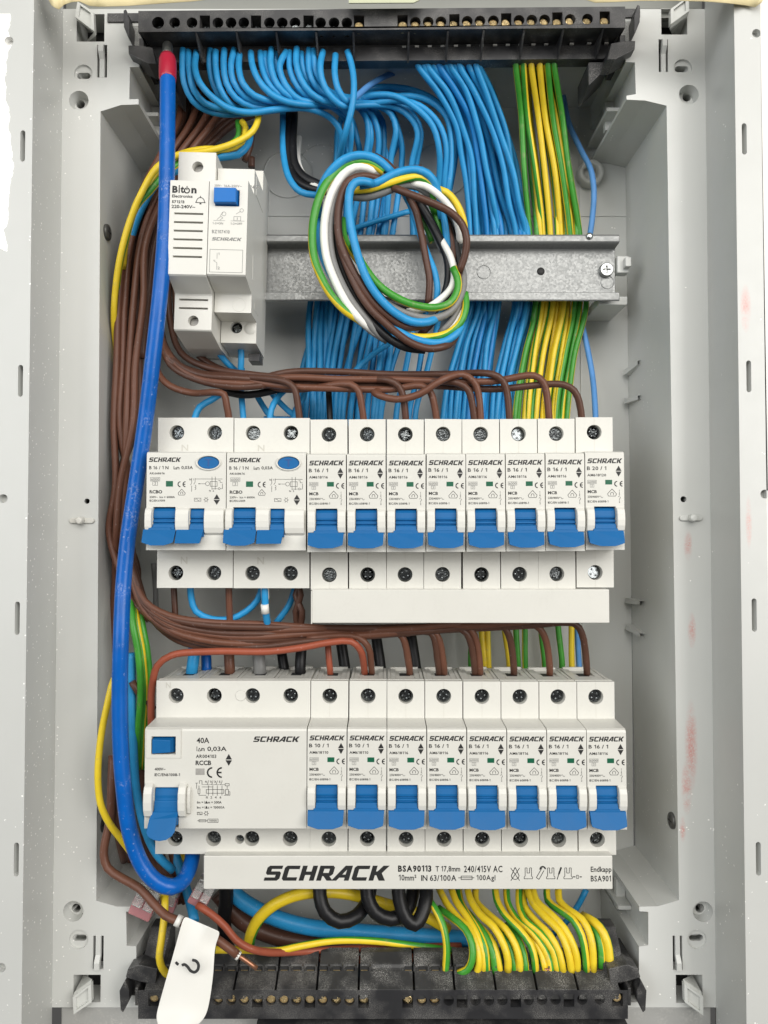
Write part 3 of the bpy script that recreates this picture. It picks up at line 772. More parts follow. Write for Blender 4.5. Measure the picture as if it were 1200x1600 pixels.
def bar_bottom():
    YFc = 20.0
    zt = P(600, 1547, YFc)[2]; zb = P(600, 1592, YFc)[2]; zk = P(600, 1487, 38)[2]
    x0 = P(216, 1565, YFc)[0]; x1 = P(981, 1565, YFc)[0]; cx = (x0+x1)/2
    o = empty('terminal_bar', (cx, 60, zb)); tag(o, 'dusty black terminal bar along the bottom with green and yellow earth wires in it', 'terminal bar', 'black terminal bars')
    sh = lambda p: (p[0]-cx, p[1]-60, p[2]-zb)
    sqx = (240, 402, 484, 568, 637, 722, 806, 889, 965)
    xs = [240, 262, 281, 301, 320, 340, 361, 381, 402, 423, 443, 463, 484, 504, 525, 546, 568, 637, 659, 679, 701, 722, 743, 764, 785, 806, 826, 847, 868, 889, 910, 937, 965]
    k = MB(); hs = []; spots = []
    for px in xs:
        dy = 2.5*(1-((px-600)/370.0)**2)
        x = P(px, 1565, YFc)[0]; z = P(600, 1561+dy, YFc)[2]
        h = rect(x-2.5, x+2.5, z-3.3, z+2.6) if px in sqx else circ(x, z, 2.45, 18)
        hs.append(h); k.pocket(h, YFc, YFc+9, mb=1); spots.append((x, z, px))
    k.plate(rect(x0, x1, zb, zt), hs, YFc)
    k.box(x0, x1, 30, 60, zb, zt-6)
    for xx in (x0, x1): k.poly([(xx, YFc, zt), (xx, YFc, zb), (xx, 45, zb), (xx, 45, zk), (xx, 38, zk)])
    k.poly([(x0, YFc, zb), (x1, YFc, zb), (x1, 60, zb), (x0, 60, zb)])
    k.shift(sh); k.build('terminal_body', [M['black_plastic'], M['dark']], o, bevel=.3)
    # sloped top in separate panels
    edges = [232, 310, 370, 434, 497, 561, 646, 708, 771, 834, 897, 962]
    sl = lambda t: (YFc+(38-YFc)*t, zt+(zk-zt)*t)
    for a, c in zip(edges, edges[1:]):
        xa = P(a, 1530, 28)[0]+.5; xb = P(c, 1530, 28)[0]-.5; k = MB()
        prof = [sl(0), sl(.5), (sl(.5)[0]+.2, sl(.5)[1]-1.2), (sl(.62)[0], sl(.62)[1]-.9), sl(.66), sl(1.0), (42, zk), (42, zk-5), (YFc+1, zt-5)]
        k.prism_x(prof, xa, xb); k.shift(sh); k.build('top_panel', M['panel_dust'] if c > 560 else M['black_dusty'], o, bevel=.3)
        m = MB()
        for px in xs:
            if a < px+2 < c and not (568 < px < 637):
                x = P(px+1, 1517, 30)[0]; y, z = sl(.56)
                m.box(x-1.9, x+1.9, y-.1, y+.5, z-.75, z+.55, 0); m.box(x-1.6, x+1.6, y-.25, y+.2, z-1.25, z-.85, 1)
                m.box(x+2.5, x+3.2, y-1.2, y+.8, z-.9, z+1.5, 2)
        if m.v: m.shift(sh); m.build('wire_mouth', [M['dark'], M['brass'], M['black_dusty']], o)
    for x, z, px in spots:
        deep = 4.5 if 690 < px < 960 else .7+random.uniform(0, .5)
        inst(ME_SCREW_D if 690 < px < 960 else ME_SCREW_S, 'screw', o, sh((x, YFc+deep, z)), (R(8), R(random.uniform(0, 90)), 0))
    for sgn in (-1, 1):
        c = MB(); xa = x0 if sgn < 0 else x1; d = lambda q: xa+sgn*q
        za = zt+1
        c.prism_y([(d(8.6), za-11), (d(7.4), za-12), (d(4.6), za-6), (d(4.6), za-2), (d(6.6), za+3), (d(9.2), za-2)], YFc+1, YFc+8)
        c.box(min(d(.1), d(7.6)), max(d(.1), d(7.6)), YFc+9, YFc+36, za-9, za+4)
        c.prism_y([(d(-7), za), (d(.1), za+1), (d(7), za+3), (d(6), za+7), (d(1), za+9), (d(-8), za+7)], YFc+3, YFc+12)
        c.prism_x([(YFc+8, za+6), (42, za+17), (50, za+17), (50, za-3), (YFc+8, za-3)], min(d(-9), d(1)), max(d(-9), d(1)))
        c.box(min(d(.1), d(1.5)), max(d(.1), d(1.5)), YFc, YFc+9, zb+6, za)
        c.shift(sh); c.build('end_hook', M['black_dusty'], o, bevel=.3)
    k = MB(); a = PX(870, 1593, 26); e = PX(975, 1597, 26); k.box(a[0], e[0], 22, 50, e[1], a[1]-.2); a = PX(850, 1598, 24); e = PX(980, 1620, 24); k.box(-60, e[0], 22, 50, e[1], a[1])
    k.shift(sh); k.build('lower_clip', M['black_plastic'], o, bevel=.2)
bar_bottom()

# ------------------------------------------------------------------ breakers
NT_, NB_ = 22.3, -21.9
def breaker_body(hw, poles, wins, small=()):
    """body of a DIN breaker: stepped profile, screw holes in both shoulders, windows in the nose"""
    k = MB()
    prof = [(16.5, 40), (16.5, 22.9), (1.6, NT_), (.4, NT_-.5), (0, NT_-1.4), (0, NB_), (16.5, NB_-.1), (16.5, -40), (60, -40), (60, 38.4), (23.4, 38.4), (22.8, 40), (20.6, 40), (20.6, 39.2), (19.2, 39.2), (19.2, 40)]
    k.prism_x(prof, -hw, hw, skip=(0, 4, 6))
    up = [circ(x, 33, 3.5, 24) for x in poles]; dn = [circ(x, -33, 3.5, 24) for x in poles]
    k.plate(rect(-hw, hw, 22.9, 40), up, 16.5); k.plate(rect(-hw, hw, -40, NB_-.1), dn+[circ(x, z, r, 16) for x, z, r in small], 16.5)
    for h in up+dn: k.pocket(h, 16.5, 24, m=0, mb=1)
    for x, z, r in small: k.pocket(circ(x, z, r, 16), 16.5, 22, mb=1)
    k.plate(rect(-hw, hw, NB_, NT_-1.4), wins, 0)
    for h in wins: k.pocket(h, 0, 6, mb=1)
    for x in poles:                                            # wire mouths on top
        a = 8.6 if len(poles) > 1 else hw-.2
        for xa, xb in ((x-a, x-a+1.3), (x+a-1.3, x+a)): k.box(xa, xb, 24, 52, 38.3, 39.6)
        k.box(x-a+1.4, x-4.6, 26, 52, 38.3, 39.3); k.box(x+4.6, x+a-1.4, 26, 52, 38.3, 39.3); k.box(x-4.5, x+4.5, 26, 33, 38.3, 39.3)
        k.box(x-4.4, x+4.4, 33.2, 46, 38.35, 38.5, 0); k.box(x-2.6, x+2.6, 37, 44, 38.5, 38.6, 1)
        k.box(x-a+1.5, x+a-1.5, 52.2, 54, 38.3, 40.2)
    return k
def cheek(k, x0, x1, z0, z1, out=2.3):
    d = z0-z1
    k.prism_x([(.2, z0), (-out*.62, z0-d*.09), (-out*.92, z0-d*.26), (-out, z0-d*.5), (-out*.92, z0-d*.72), (-out*.6, z0-d*.9), (.2, z1)], x0, x1)
def drum(x0, x1):
    k = MB()
    k.prism_x([(4.2, -2.4), (2.0, -2.9), (.7, -4.4), (.1, -6.6), (.1, -7.6), (.9, -7.8), (.9, -8.3), (-.3, -8.6), (-.4, -9.4), (.4, -9.6), (.4, -10.0), (-.9, -10.3), (-1.5, -12.5), (-1.6, -16), (5, -16), (5.6, -9)], x0, x1)
    return k
def paddle(outl, zt, zb, y0=-1.9, y1=-5.4, th=2.4):
    """outline in (x,z); leans out towards its foot"""
    k = MB(); n = len(outl)
    yy = lambda z: y0+(y1-y0)*((zt-z)/(zt-zb))**.8 if z < zt else y0
    k.v += [(x, yy(z), z) for x, z in outl]+[(x*.97+.03*outl[0][0], yy(z)+th+(.8 if z > zt-1 else 0), z+.4) for x, z in outl]
    mid = sum(p[0] for p in outl)/n
    k.face(range(n)); k.face([n+i for i in reversed(range(n))])
    for i in range(n): k.face((i, (i+1) % n, n+(i+1) % n, n+i))
    return k
def pad_outline(x0, x1, zt, zb, bulge=1.0, taper=.5):
    w_ = x1-x0; o = [(x0, zt-.1)]
    o += [(x0+taper*.2, zb+bulge+1.2), (x0+taper*.4, zb+bulge)]
    for t in (.12, .2, .3, .42, .5, .58, .7, .8, .88):
        o.append((x0+w_*t, zb+bulge*(1-min(1, max(0, (0.5-abs(t-.5))/.3)))))
    o += [(x1-taper, zb+bulge), (x1-taper*.6, zb+bulge+1.2), (x1, zt-.1), (x1-w_*.16, zt-.1), (x1-w_*.16, zt+.9), (x0+w_*.16, zt+.9), (x0+w_*.16, zt-.1)]
    return o
ME_MCB = None
def screws_on(t, poles):
    for x in poles:
        for z in (33, -33):
            inst(ME_SCREW, 'terminal_screw', t, (x, 19.4, z), (R(random.uniform(-5, 5)), R(random.uniform(0, 90)), 0))

def mcb_print(rating, code):
    p = Print(lambda x: (x-222)/19.94, lambda z: (835-z)/19.94, -.07)
    p.logo(66, 380, 455, 498)
    p.text(rating, 64, 236, 526, 560, bold=.008); p.text(code, 66, 234, 592, 616, 0, .004)
    p.diamonds(346, 520, 618, 26)
    p.frame(68, 148, 648, 682, 3, 1); p.text('6000', 74, 142, 654, 676, 1); p.frame(90, 126, 684, 714, 3, 1); p.text('3', 102, 113, 689, 709, 1)
    p.ce(306, 384, 656, 708, 9)
    p.text('MCB', 68, 150, 738, 766, 0, .02); p.text('230/400V', 68, 170, 788, 808, 0); p.arc(180, 799, 8, 0, 180, 3, 0, 5); p.arc(196, 799, 8, 180, 360, 3, 0, 5)
    p.text('IEC/EN 60898-1', 68, 252, 830, 850, 0, .005)
    p.house(246, 326, 728, 792, 4)
    p.text('1', 348, 353, 735, 752); p.text('x', 346, 357, 768, 780); p.line([(352, 755), (352, 766)], 3); p.line([(340, 800), (356, 786)], 3); p.arc(352, 806, 8, -80, 80, 3, 0, 6); p.line([(352, 814), (352, 830)], 3); p.text('2', 347, 357, 834, 852)
    return p.mesh('print', [M['ink'], M['ink_grey']], fix=False)
def make_mcb():
    t = empty('circuit_breaker')
    win = rect(-4.9, 4.8, -15, -2.5)
    k = breaker_body(8.68, (0,), [win])
    k.build('body', [M['cream'], M['dark']], t, bevel=.3)
    c = MB(); cheek(c, -8.5, -5.0, -2.7, -14.2); cheek(c, 4.9, 8.5, -2.7, -14.2); c.build('toggle_guard', M['white'], t, bevel=.45, seg=3)
    d = drum(-4.75, 4.65); d.add(paddle(pad_outline(-8.2, 7.8, -13.3, -20.2, 1.35), -13.3, -20.2)); d.build('toggle', M['toggle'], t, bevel=.3)
    g = MB(); g.box(.2, 3.3, -.04, .3, 7.35, 9.45); g.build('status_window', M['window_green'], t)
    screws_on(t, (0,))
    # the moulding seam on each shoulder
    s_ = MB(); s_.box(-.05, .05, 16.44, 16.6, 36.7, 39.8); s_.box(-.05, .05, 16.44, 16.6, 23.2, 29.3); s_.box(-.05, .05, 16.44, 16.6, -39.8, -36.7); s_.box(-.05, .05, 16.44, 16.6, -29.3, -22.4)
    tag(s_.build('moulding_seam', M['mark'], t), kind='stuff')
    inst(PRINTS['b16'], 'print', t)
    return t
PRINTS = {'b16': mcb_print('B 16 / 1', 'AM618116'), 'b10': mcb_print('B 10 / 1', 'AM618110'), 'b20': mcb_print('B 20 / 1', 'AM618120')}
ORD = ['first', 'second', 'third', 'fourth', 'fifth', 'sixth', 'seventh', 'eighth', 'ninth', 'tenth', 'eleventh', 'twelfth', 'thirteenth', 'fourteenth', 'fifteenth', 'sixteenth', 'seventeenth', 'eighteenth', 'nineteenth', 'twentieth', 'twenty-first', 'twenty-second', 'twenty-third', 'twenty-fourth', 'twenty-fifth', 'twenty-sixth', 'twenty-seventh', 'twenty-eighth', 'twenty-ninth', 'thirtieth']
mcb = make_mcb(); first = True
def place_mcb(px, py, kind, label, group):
    global first
    o = mcb if first else copy_tree(mcb)
    first = False
    p = P(px, py, 0); o.location = (p[0]*S, (p[1]+random.uniform(-.25, .25))*S, p[2]*S)
    o.rotation_euler = (R(random.uniform(-.25, .25)), R(random.uniform(-.35, .35)), R(random.uniform(-.4, .4)))
    for ch in o.children:
        if ch.name.startswith('print'): ch.data = PRINTS[kind]
        if ch.name.startswith('terminal_screw'): ch.rotation_euler = (R(random.uniform(-6, 6)), R(random.uniform(0, 90)), R(random.uniform(-6, 6)))
    tag(o, label, 'circuit breaker', group)
ys = [786, 786, 786, 785.6, 785.4, 785, 784.4, 782.6]
for i in range(8):
    if i < 7: place_mcb(510.3+62.15*i, ys[i], 'b16', '%s B 16 breaker from the double breakers in the upper row' % ORD[i], 'narrow breakers in the upper row')
    else: place_mcb(510.3+62.15*i, ys[i], 'b20', 'single narrow breaker marked B 20 at the end of the upper row', 'narrow breakers in the upper row')
for i in range(8):
    if i < 2: place_mcb(510.6+62.55*i, 1217, 'b10', 'narrow breaker marked B 10, %s the wide residual current device' % ('directly beside' if i == 0 else 'one place away from'), 'narrow breakers in the lower row')
    else: place_mcb(510.6+62.55*i, 1217+.25*i, 'b16', '%s B 16 breaker after the B 10 breakers in the lower row' % ORD[i-2], 'narrow breakers in the lower row')

# two double breakers
def rcbo_print():
    p = Print(lambda x: (x-336)/15.51, lambda z: (632-z)/15.51, -.07)
    p.logo(75, 300, 328, 359)
    p.text('B 16 / 1 N', 78, 212, 387, 411, 0, .005); p.text('I', 248, 252, 388, 411); p.line([(254, 410), (260.5, 398), (267, 410), (254, 410)], 2.4) ; p.text('n', 268, 288, 394, 411); p.text('0,03A', 302, 382, 387, 413, 0, .005)
    p.text('AK668616', 80, 186, 431, 446, 0, .006)
    p.frame(86, 154, 466, 494, 2.5, 1); p.text('6000', 92, 148, 471, 490, 1); p.frame(102, 138, 496, 524, 2.5, 1); p.text('3', 115, 125, 500, 520, 1)
    p.ce(276, 334, 494, 535, 6.5)
    p.text('RCBO', 82, 170, 555, 579, 0, .02); p.house(280, 330, 548, 590, 3, 0)
    p.text('230V~  Icn = 6000A', 82, 258, 596, 611, 0, .004); p.text('IEC/EN 61009', 82, 190, 621, 636, 0, .006)
    p.diamonds(549, 584, 658, 22)
    p.frame(392, 440, 610, 634, 2.5); p.arc(408, 622, 6, 0, 180, 2.5, 0, 5); p.arc(422, 622, 6, 180, 360, 2.5, 0, 5)
    p.arc(475, 622, 10, 0, 360, 2.5, 0, 10)
    for q in range(6): p.line([(475+11*math.cos(q*1.047), 622+13*math.sin(q*1.047)), (475+17*math.cos(q*1.047), 622+20*math.sin(q*1.047))], 3)
    # circuit drawing
    W_ = 2.6
    p.text('N', 358, 370, 475, 488); p.text('1', 384, 389, 475, 488)
    p.line([(374, 472), (374, 505), (366, 520)], W_); p.line([(374, 524), (374, 566)], W_); p.line([(398, 472), (398, 500), (388, 514)], W_); p.arc(396, 528, 8, -90, 90, W_, 0, 6); p.arc(396, 545, 8, -90, 90, W_, 0, 6)
    p.line([(398, 478), (588, 478)], W_); p.line([(420, 511), (436, 511)], 5); p.line([(440, 511), (470, 511)], W_)
    p.arc(484, 511, 14, 0, 360, W_, 0, 10)
    p.frame(502, 552, 494, 530, W_); p.line([(515, 462), (515, 552)], W_); p.line([(538, 462), (538, 552)], W_)
    p.line([(560, 488), (572, 488), (572, 502), (588, 502)], W_); p.line([(588, 510), (588, 546), (574, 546)], W_); p.arc(566, 545, 7, 0, 360, W_, 0, 8); p.line([(515, 546), (556, 546)], W_)
    p.text('N', 496, 508, 554, 566); p.text('2', 520, 530, 554, 566)
    for z0, z1 in ((228, 272), (1008, 1058)):
        q = Print(lambda x: (x-336)/14.8, lambda z: (632-z)/14.8, 16.42); q.text('N', 238, 284, z0, z1, 0, .0)
        N_RCBO.append(q.mesh('embossed_letter', M['mark'], fix=False))
    return p.mesh('print', [M['ink'], M['ink_grey'], M['mark']], fix=False)
def _as(q, m): q.m = [m]*len(q.m); return q
N_RCBO = []
PR_RCBO = rcbo_print()
def make_rcbo():
    t = empty('double_circuit_breaker')
    f = lambda x: (x-336)/15.51
    w1, w2 = rect(f(107), f(263), -15, -2.6), rect(f(364), f(464), -15, -3.2)
    ov = [(f(490)+5.3*math.cos(a), (632-364)/15.51+3.25*math.sin(a)) for a in [2*math.pi*i/32 for i in range(32)]]
    k = breaker_body(17.75, (-8.9, 8.9), [w1, w2, ov]); k.build('body', [M['cream'], M['dark']], t, bevel=.3)
    c = MB(); cheek(c, f(56), f(104), -2.7, -14.8); cheek(c, f(267), f(360), -2.7, -14.8); cheek(c, f(466), f(602), -3.0, -15.4); c.build('toggle_guard', M['white'], t, bevel=.45, seg=3)
    d = drum(f(108), f(262)); d.add(paddle(pad_outline(f(48), f(274), -12.6, -19.8, 1.35), -12.6, -19.8)); d.build('toggle', M['toggle'], t, bevel=.3)
    d = drum(f(366), f(463)); d.add(paddle([(f(277), -12.8), (f(279), -18.9), (f(450), -18.9), (f(464), -12.8)], -12.8, -18.9, th=3.4)); d.build('toggle', M['toggle'], t, bevel=.3)
    rim = MB(); n = 32; zc = (632-364)/15.51; b0 = 0
    for a_, b_, y in ((5.75, 3.6, -.02), (5.5, 3.4, -.8), (5.0, 2.95, -.8), (4.85, 2.82, .5)):
        rim.v += [(f(490)+a_*math.cos(2*math.pi*i/n), y, zc+b_*math.sin(2*math.pi*i/n)) for i in range(n)]
    for q in range(3):
        for i in range(n): rim.face((q*n+i, q*n+(i+1) % n, (q+1)*n+(i+1) % n, (q+1)*n+i), 0, True)
    rim.build('button_rim', M['white'], t)
    bt = MB()
    for a_, b_, y in ((4.85, 2.8, 2), (4.85, 2.8, .15), (4.5, 2.5, -.1), (0.01, .01, -.1)):
        bt.v += [(f(490)+a_*math.cos(2*math.pi*i/n), y, zc+b_*math.sin(2*math.pi*i/n)) for i in range(n)]
    for q in range(3):
        for i in range(n): bt.face((q*n+i, q*n+(i+1) % n, (q+1)*n+(i+1) % n, (q+1)*n+i), 0, q == 1)
    bo = bt.build('test_button', M['toggle'], t)
    pr = Print(lambda x: x, lambda z: z, -.16); pr.text('T', f(490)-1.5, f(490)+1.5, zc+1.7, zc-1.7); pr.mesh
    pr.build('button_letter', plain('dark_blue_mark', (.01, .06, .22), .4), bo, fix=False)
    g = MB(); g.box(f(195), f(244), -.04, .3, (632-531)/15.51, (632-492)/15.51); g.build('status_window', M['window_green'], t)
    screws_on(t, (-8.9, 8.9)); inst(PR_RCBO, 'print', t)
    for me in N_RCBO: inst(me, 'embossed_letter', t)
    return t
r1 = make_rcbo(); p = P(290.8, 783, 0); r1.location = (p[0]*S, 0, p[2]*S)
tag(r1, 'wide breaker marked RCBO with an oval test button, next to the thick blue cable', 'circuit breaker', 'double breakers marked RCBO')
r2 = copy_tree(r1); p = P(415.9, 783.5, 0); r2.location = (p[0]*S, .0002, p[2]*S)
tag(r2, 'wide breaker marked RCBO between the other RCBO and the narrow breakers', 'circuit breaker', 'double breakers marked RCBO')
for o in (r1, r2):
    for ch in o.children:
        if ch.name.startswith('terminal_screw'): ch.rotation_euler = (R(random.uniform(-6, 6)), R(random.uniform(0, 90)), 0)

# the four pole residual current device
def make_rccb():
    t = empty('residual_current_device'); f = lambda x: (x-600)/15.3; g_ = lambda z: (854-z)/15.3
    poles = (-26.7, -8.9, 8.9, 26.7)
    k = breaker_body(35.9, poles, [rect(f(118), f(284), -21.5, g_(912)), rect(f(97), f(260), g_(690), g_(570))], small=[(3.3, -33.3, 2.1)])
    k.build('body', [M['cream'], M['dark']], t, bevel=.3)
    c = MB(); zt, zb = g_(878), g_(1118)
    for a, b2 in ((56, 114), (288, 340)): cheek(c, f(a), f(b2), zt, zb, 3.8)
    cheek(c, f(341), f(366), zt-1.3, zb+1.3, 2.0)
    c.build('toggle_guard', M['white'], t, bevel=.5, seg=3)
    d = MB(); d.prism_x([(4.2, -3.6), (1.6, -4.0), (.6, -5), (0, -7.4), (0, -9.2), (-.8, -9.6), (-1.2, -12), (-1.6, -16), (-1.6, -20), (5, -20)], f(120), f(282))
    d.add(paddle([(f(112), -14), (f(100), -16.5), (f(94), -21.2), (f(112), -22.7), (f(150), -23.8), (f(190), -24.2), (f(235), -23.8), (f(268), -22.5), (f(284), -21.0), (f(286), -16), (f(290), -14)], -14, -24.2, -1.6, -8.5, 3)); d.build('toggle', M['toggle'], t, bevel=.35)
    m = MB(); m.plate(rect(f(62), f(296), g_(714), g_(520)), [rect(f(96), f(262), g_(692), g_(568))], -.5)
    m.plate(rect(f(62), f(296), g_(714), g_(520)), [rect(f(96), f(262), g_(692), g_(568))], .1)
    for l in (rect(f(62), f(296), g_(714), g_(520)), rect(f(96), f(262), g_(692), g_(568))): m.pocket(l, -.5, .1, bottom=False)
    m.build('button_frame', M['cream'], t)
    q = MB(); x0, x1, z0, z1 = f(99), f(258), g_(688), g_(573)
    q.v += [(x0, 4, z0), (x1, 4, z0), (x1, 4, z1), (x0, 4, z1), (x0+.3, -1.0, z0+.3), (x1-2.0, -1.4, z0+1.0), (x1-2.0, -1.4, z1-1.2), (x0+.3, -1.0, z1-1.0)]
    for h in ((4,5,6,7),(0,1,5,4),(1,2,6,5),(2,3,7,6),(3,0,4,7)): q.face(h)
    q.build('test_button', M['toggle'], t, bevel=.25)
    # blind dimple beside the second screw
    dm = MB(); dm.lathe_y([(2.5, 16.45), (2.3, 16.4), (1.9, 16.47), (.05, 16.47)], 3.4, 33, 22); dm.build('blind_plug', M['cream'], t)
    w_ = MB(); w_.box(f(396), f(457), -.04, .2, g_(830), g_(786)); w_.build('status_window', M['window_grey'], t)
    for x in poles:
        for z in (33, -33): inst(ME_SCREW, 'terminal_screw', t, (x, 19.4, z), (R(random.uniform(-5, 5)), R(random.uniform(0, 90)), 0))
    o = inst(ME_SCREW, 'terminal_screw', t, (3.3, 18.9, -33.3)); o.scale = (.55, .55, .55)
    p = Print(f, g_, -.07)
    p.logo(786, 1104, 570, 607); p.text('40A', 402, 488, 578, 616, 0, .006)
    p.text('I', 402, 406, 638, 670); p.line([(412, 668), (421, 648), (430, 668), (412, 668)], 3.6); p.text('n 0,03A', 434, 606, 638, 674, 0, .006)
    p.text('AR004103', 398, 536, 692, 716, 0, .008); p.text('RCCB', 396, 502, 732, 764, 0, .02)
    p.diamonds(621, 688, 768, 22); p.ce(472, 580, 776, 850, 11)
    p.text('400V~', 118, 192, 780, 800, 0, .01); p.text('IEC/EN61008-1', 118, 290, 818, 838, 0, .012)
    p.text('RCBTEST', 120, 236, 540, 556, 1)
    W_ = 3
    p.line([(396, 884), (412, 884)], W_); p.line([(404, 884), (404, 922)], W_); p.line([(422, 888), (422, 868), (440, 868), (440, 894)], W_); p.frame(412, 428, 922, 956, W_); p.line([(420, 900), (420, 921)], W_); p.line([(420, 957), (420, 966), (470, 966)], W_)
    for i, x in enumerate((484, 514, 544, 576)):
        p.line([(x, 874), (x-10, 896)], W_); p.line([(x, 900), (x, 968)], W_); p.line([(x, 866), (x, 873)], W_); p.text('N135'[i], x-22, x-10, 868, 882); p.text('N246'[i], x-16, x-4, 972, 988)
    p.line([(440, 894), (600, 894)], W_*.7); p.line([(440, 910), (514, 910)], W_)
    p.frame(468, 590, 926, 954, W_); p.frame(596, 626, 886, 904, W_); p.line([(611, 904), (611, 924)], W_); p.frame(598, 622, 926, 962, W_); p.line([(590, 966), (630, 966), (630, 942), (622, 942)], W_)
    p.text('Im = IΔm = 500A', 408, 574, 1004, 1022, 0, .008); p.text('Inc = IΔc = 10000A', 408, 594, 1038, 1056, 0, .008)
    p.frame(408, 444, 1078, 1098, W_); p.arc(420, 1088, 5, 0, 180, W_, 0, 5); p.arc(431, 1088, 5, 180, 360, W_, 0, 5); p.arc(470, 1088, 10, 0, 360, W_, 0, 10)
    for a in range(6): p.line([(470+11*math.cos(a*1.047), 1088+11*math.sin(a*1.047)), (470+17*math.cos(a*1.047), 1088+17*math.sin(a*1.047))], 4)
    p.line([(410, 1137), (420, 1137)], W_); p.frame(420, 470, 1128, 1146, W_); p.line([(424, 1137), (466, 1137)], W_); p.line([(471, 1137), (479, 1137)], W_); p.frame(480, 552, 1124, 1150, W_); p.text('10000', 490, 542, 1130, 1144)
    q = Print(lambda x: (x-600)/14.6, lambda z: (854-z)/14.6, 16.42); q.text('N', 140, 172, 282, 320); inst(q.mesh('embossed_letter', M['mark'], fix=False), 'embossed_letter', t)
    inst(p.mesh('print', [M['ink'], M['ink_grey'], M['mark']], fix=False), 'print', t)
    return t
rc = make_rccb(); p = P(352.5, 1216.5, 0); rc.location = (p[0]*S, 0, p[2]*S)
tag(rc, 'four module wide cream residual current device marked 40A RCCB with square test button', 'residual current device')

# ------------------------------------------------------------------ busbar covers
def busbar(px0, px1, py0, py1, y, label, mark):
    a = PX(px0, py1, y); c = PX(px1, py0, y); cx = (a[0]+c[0])/2; cz = (a[1]+c[1])/2
    o = empty('busbar_cover', (cx, y, cz)); tag(o, label, 'busbar cover', 'white busbar covers')
    k = MB(); x0, x1, z0, z1 = a[0]-cx, c[0]-cx, a[1]-cz, c[1]-cz
    k.box(x0, x1, 0, 12, z0, z1); k.build('cover_bar', M['cream'], o, bevel=.35)
    e = MB(); e.box(x0-.5, x0-.02, -.1, 12.2, z0-.5, z1-.6); 
    if not mark: e.build('end_cap', M['white'], o, bevel=.15)
    if mark:
        cov = lambda px: PX(px, 1362, y)[0]-cx
        p = Print(cov, lambda pz: PX(600, pz, y)[1]-cz, -.07)
        p.logo(412, 609, 1352.5, 1376)
        p.text('BSA90113', 622, 674, 1352, 1362.5, 0, .03); p.text('T 17,8mm', 680.5, 719, 1353, 1363.3, 0, .005); p.text('240/415V AC', 725, 785, 1352.5, 1363, 0, .005)
        p.text('10mm²', 623, 650.5, 1366.5, 1376, 0, .003); p.text('IN 63/100A', 658, 713, 1367, 1376.5, 0, .003)
        p.line([(716, 1371.5), (720, 1371.5)], 1); p.frame(720, 738, 1368.3, 1374.7, 1); p.line([(721, 1371.5), (737, 1371.5)], 1); p.line([(738, 1371.5), (741, 1371.5)], 1); p.text('100Agl', 744.5, 774, 1367, 1378, 0, .003)
        # pictograms: no liquids, comb pieces, hand tools
        p.line([(805, 1355), (799, 1368)], 1.1); p.line([(805, 1355), (811, 1368)], 1.1); p.arc(805, 1368, 6, 180, 360, 1.1, 0, 8); p.line([(798, 1356), (812, 1376)], 1); p.line([(812, 1356), (798, 1376)], 1)
        for x in (819, 854, 881):
            p.line([(x, 1373), (x, 1370), (x+1.5, 1369), (x+1.5, 1356), (x+4.5, 1356), (x+4.5, 1364), (x+8.5, 1364), (x+8.5, 1356), (x+11.5, 1356), (x+11.5, 1369), (x+13, 1370), (x+13, 1373), (x, 1373)], .9)
        p.line([(838, 1371), (847, 1356)], 1); p.line([(842, 1374), (850, 1360)], 1); p.line([(838, 1371), (842, 1374)], 1); p.arc(848, 1358, 4, 0, 190, 2.4, 0, 6)
        p.line([(873, 1366), (877, 1355)], 2.6); p.line([(870.5, 1374), (873, 1366)], 1.2)
        p.line([(895, 1370), (899, 1370)], 1.6); p.frame(900.5, 904, 1367, 1373, .8); p.line([(905.5, 1370), (909, 1370)], 1.6)
        p.text('Endkapp', 923, 955.5, 1354, 1365, 0, .005); p.text('BSA901', 923, 954.5, 1368, 1377.5, 0, .005)
        p.build('print', M['ink'], o, fix=False)
busbar(487.5, 952, 921, 973.5, 11.5, 'plain white busbar cover without lettering under the upper breaker row', False)
busbar(318, 957, 1337.5, 1389.5, 11.5, 'long white busbar cover with large black SCHRACK lettering under the lower row', True)

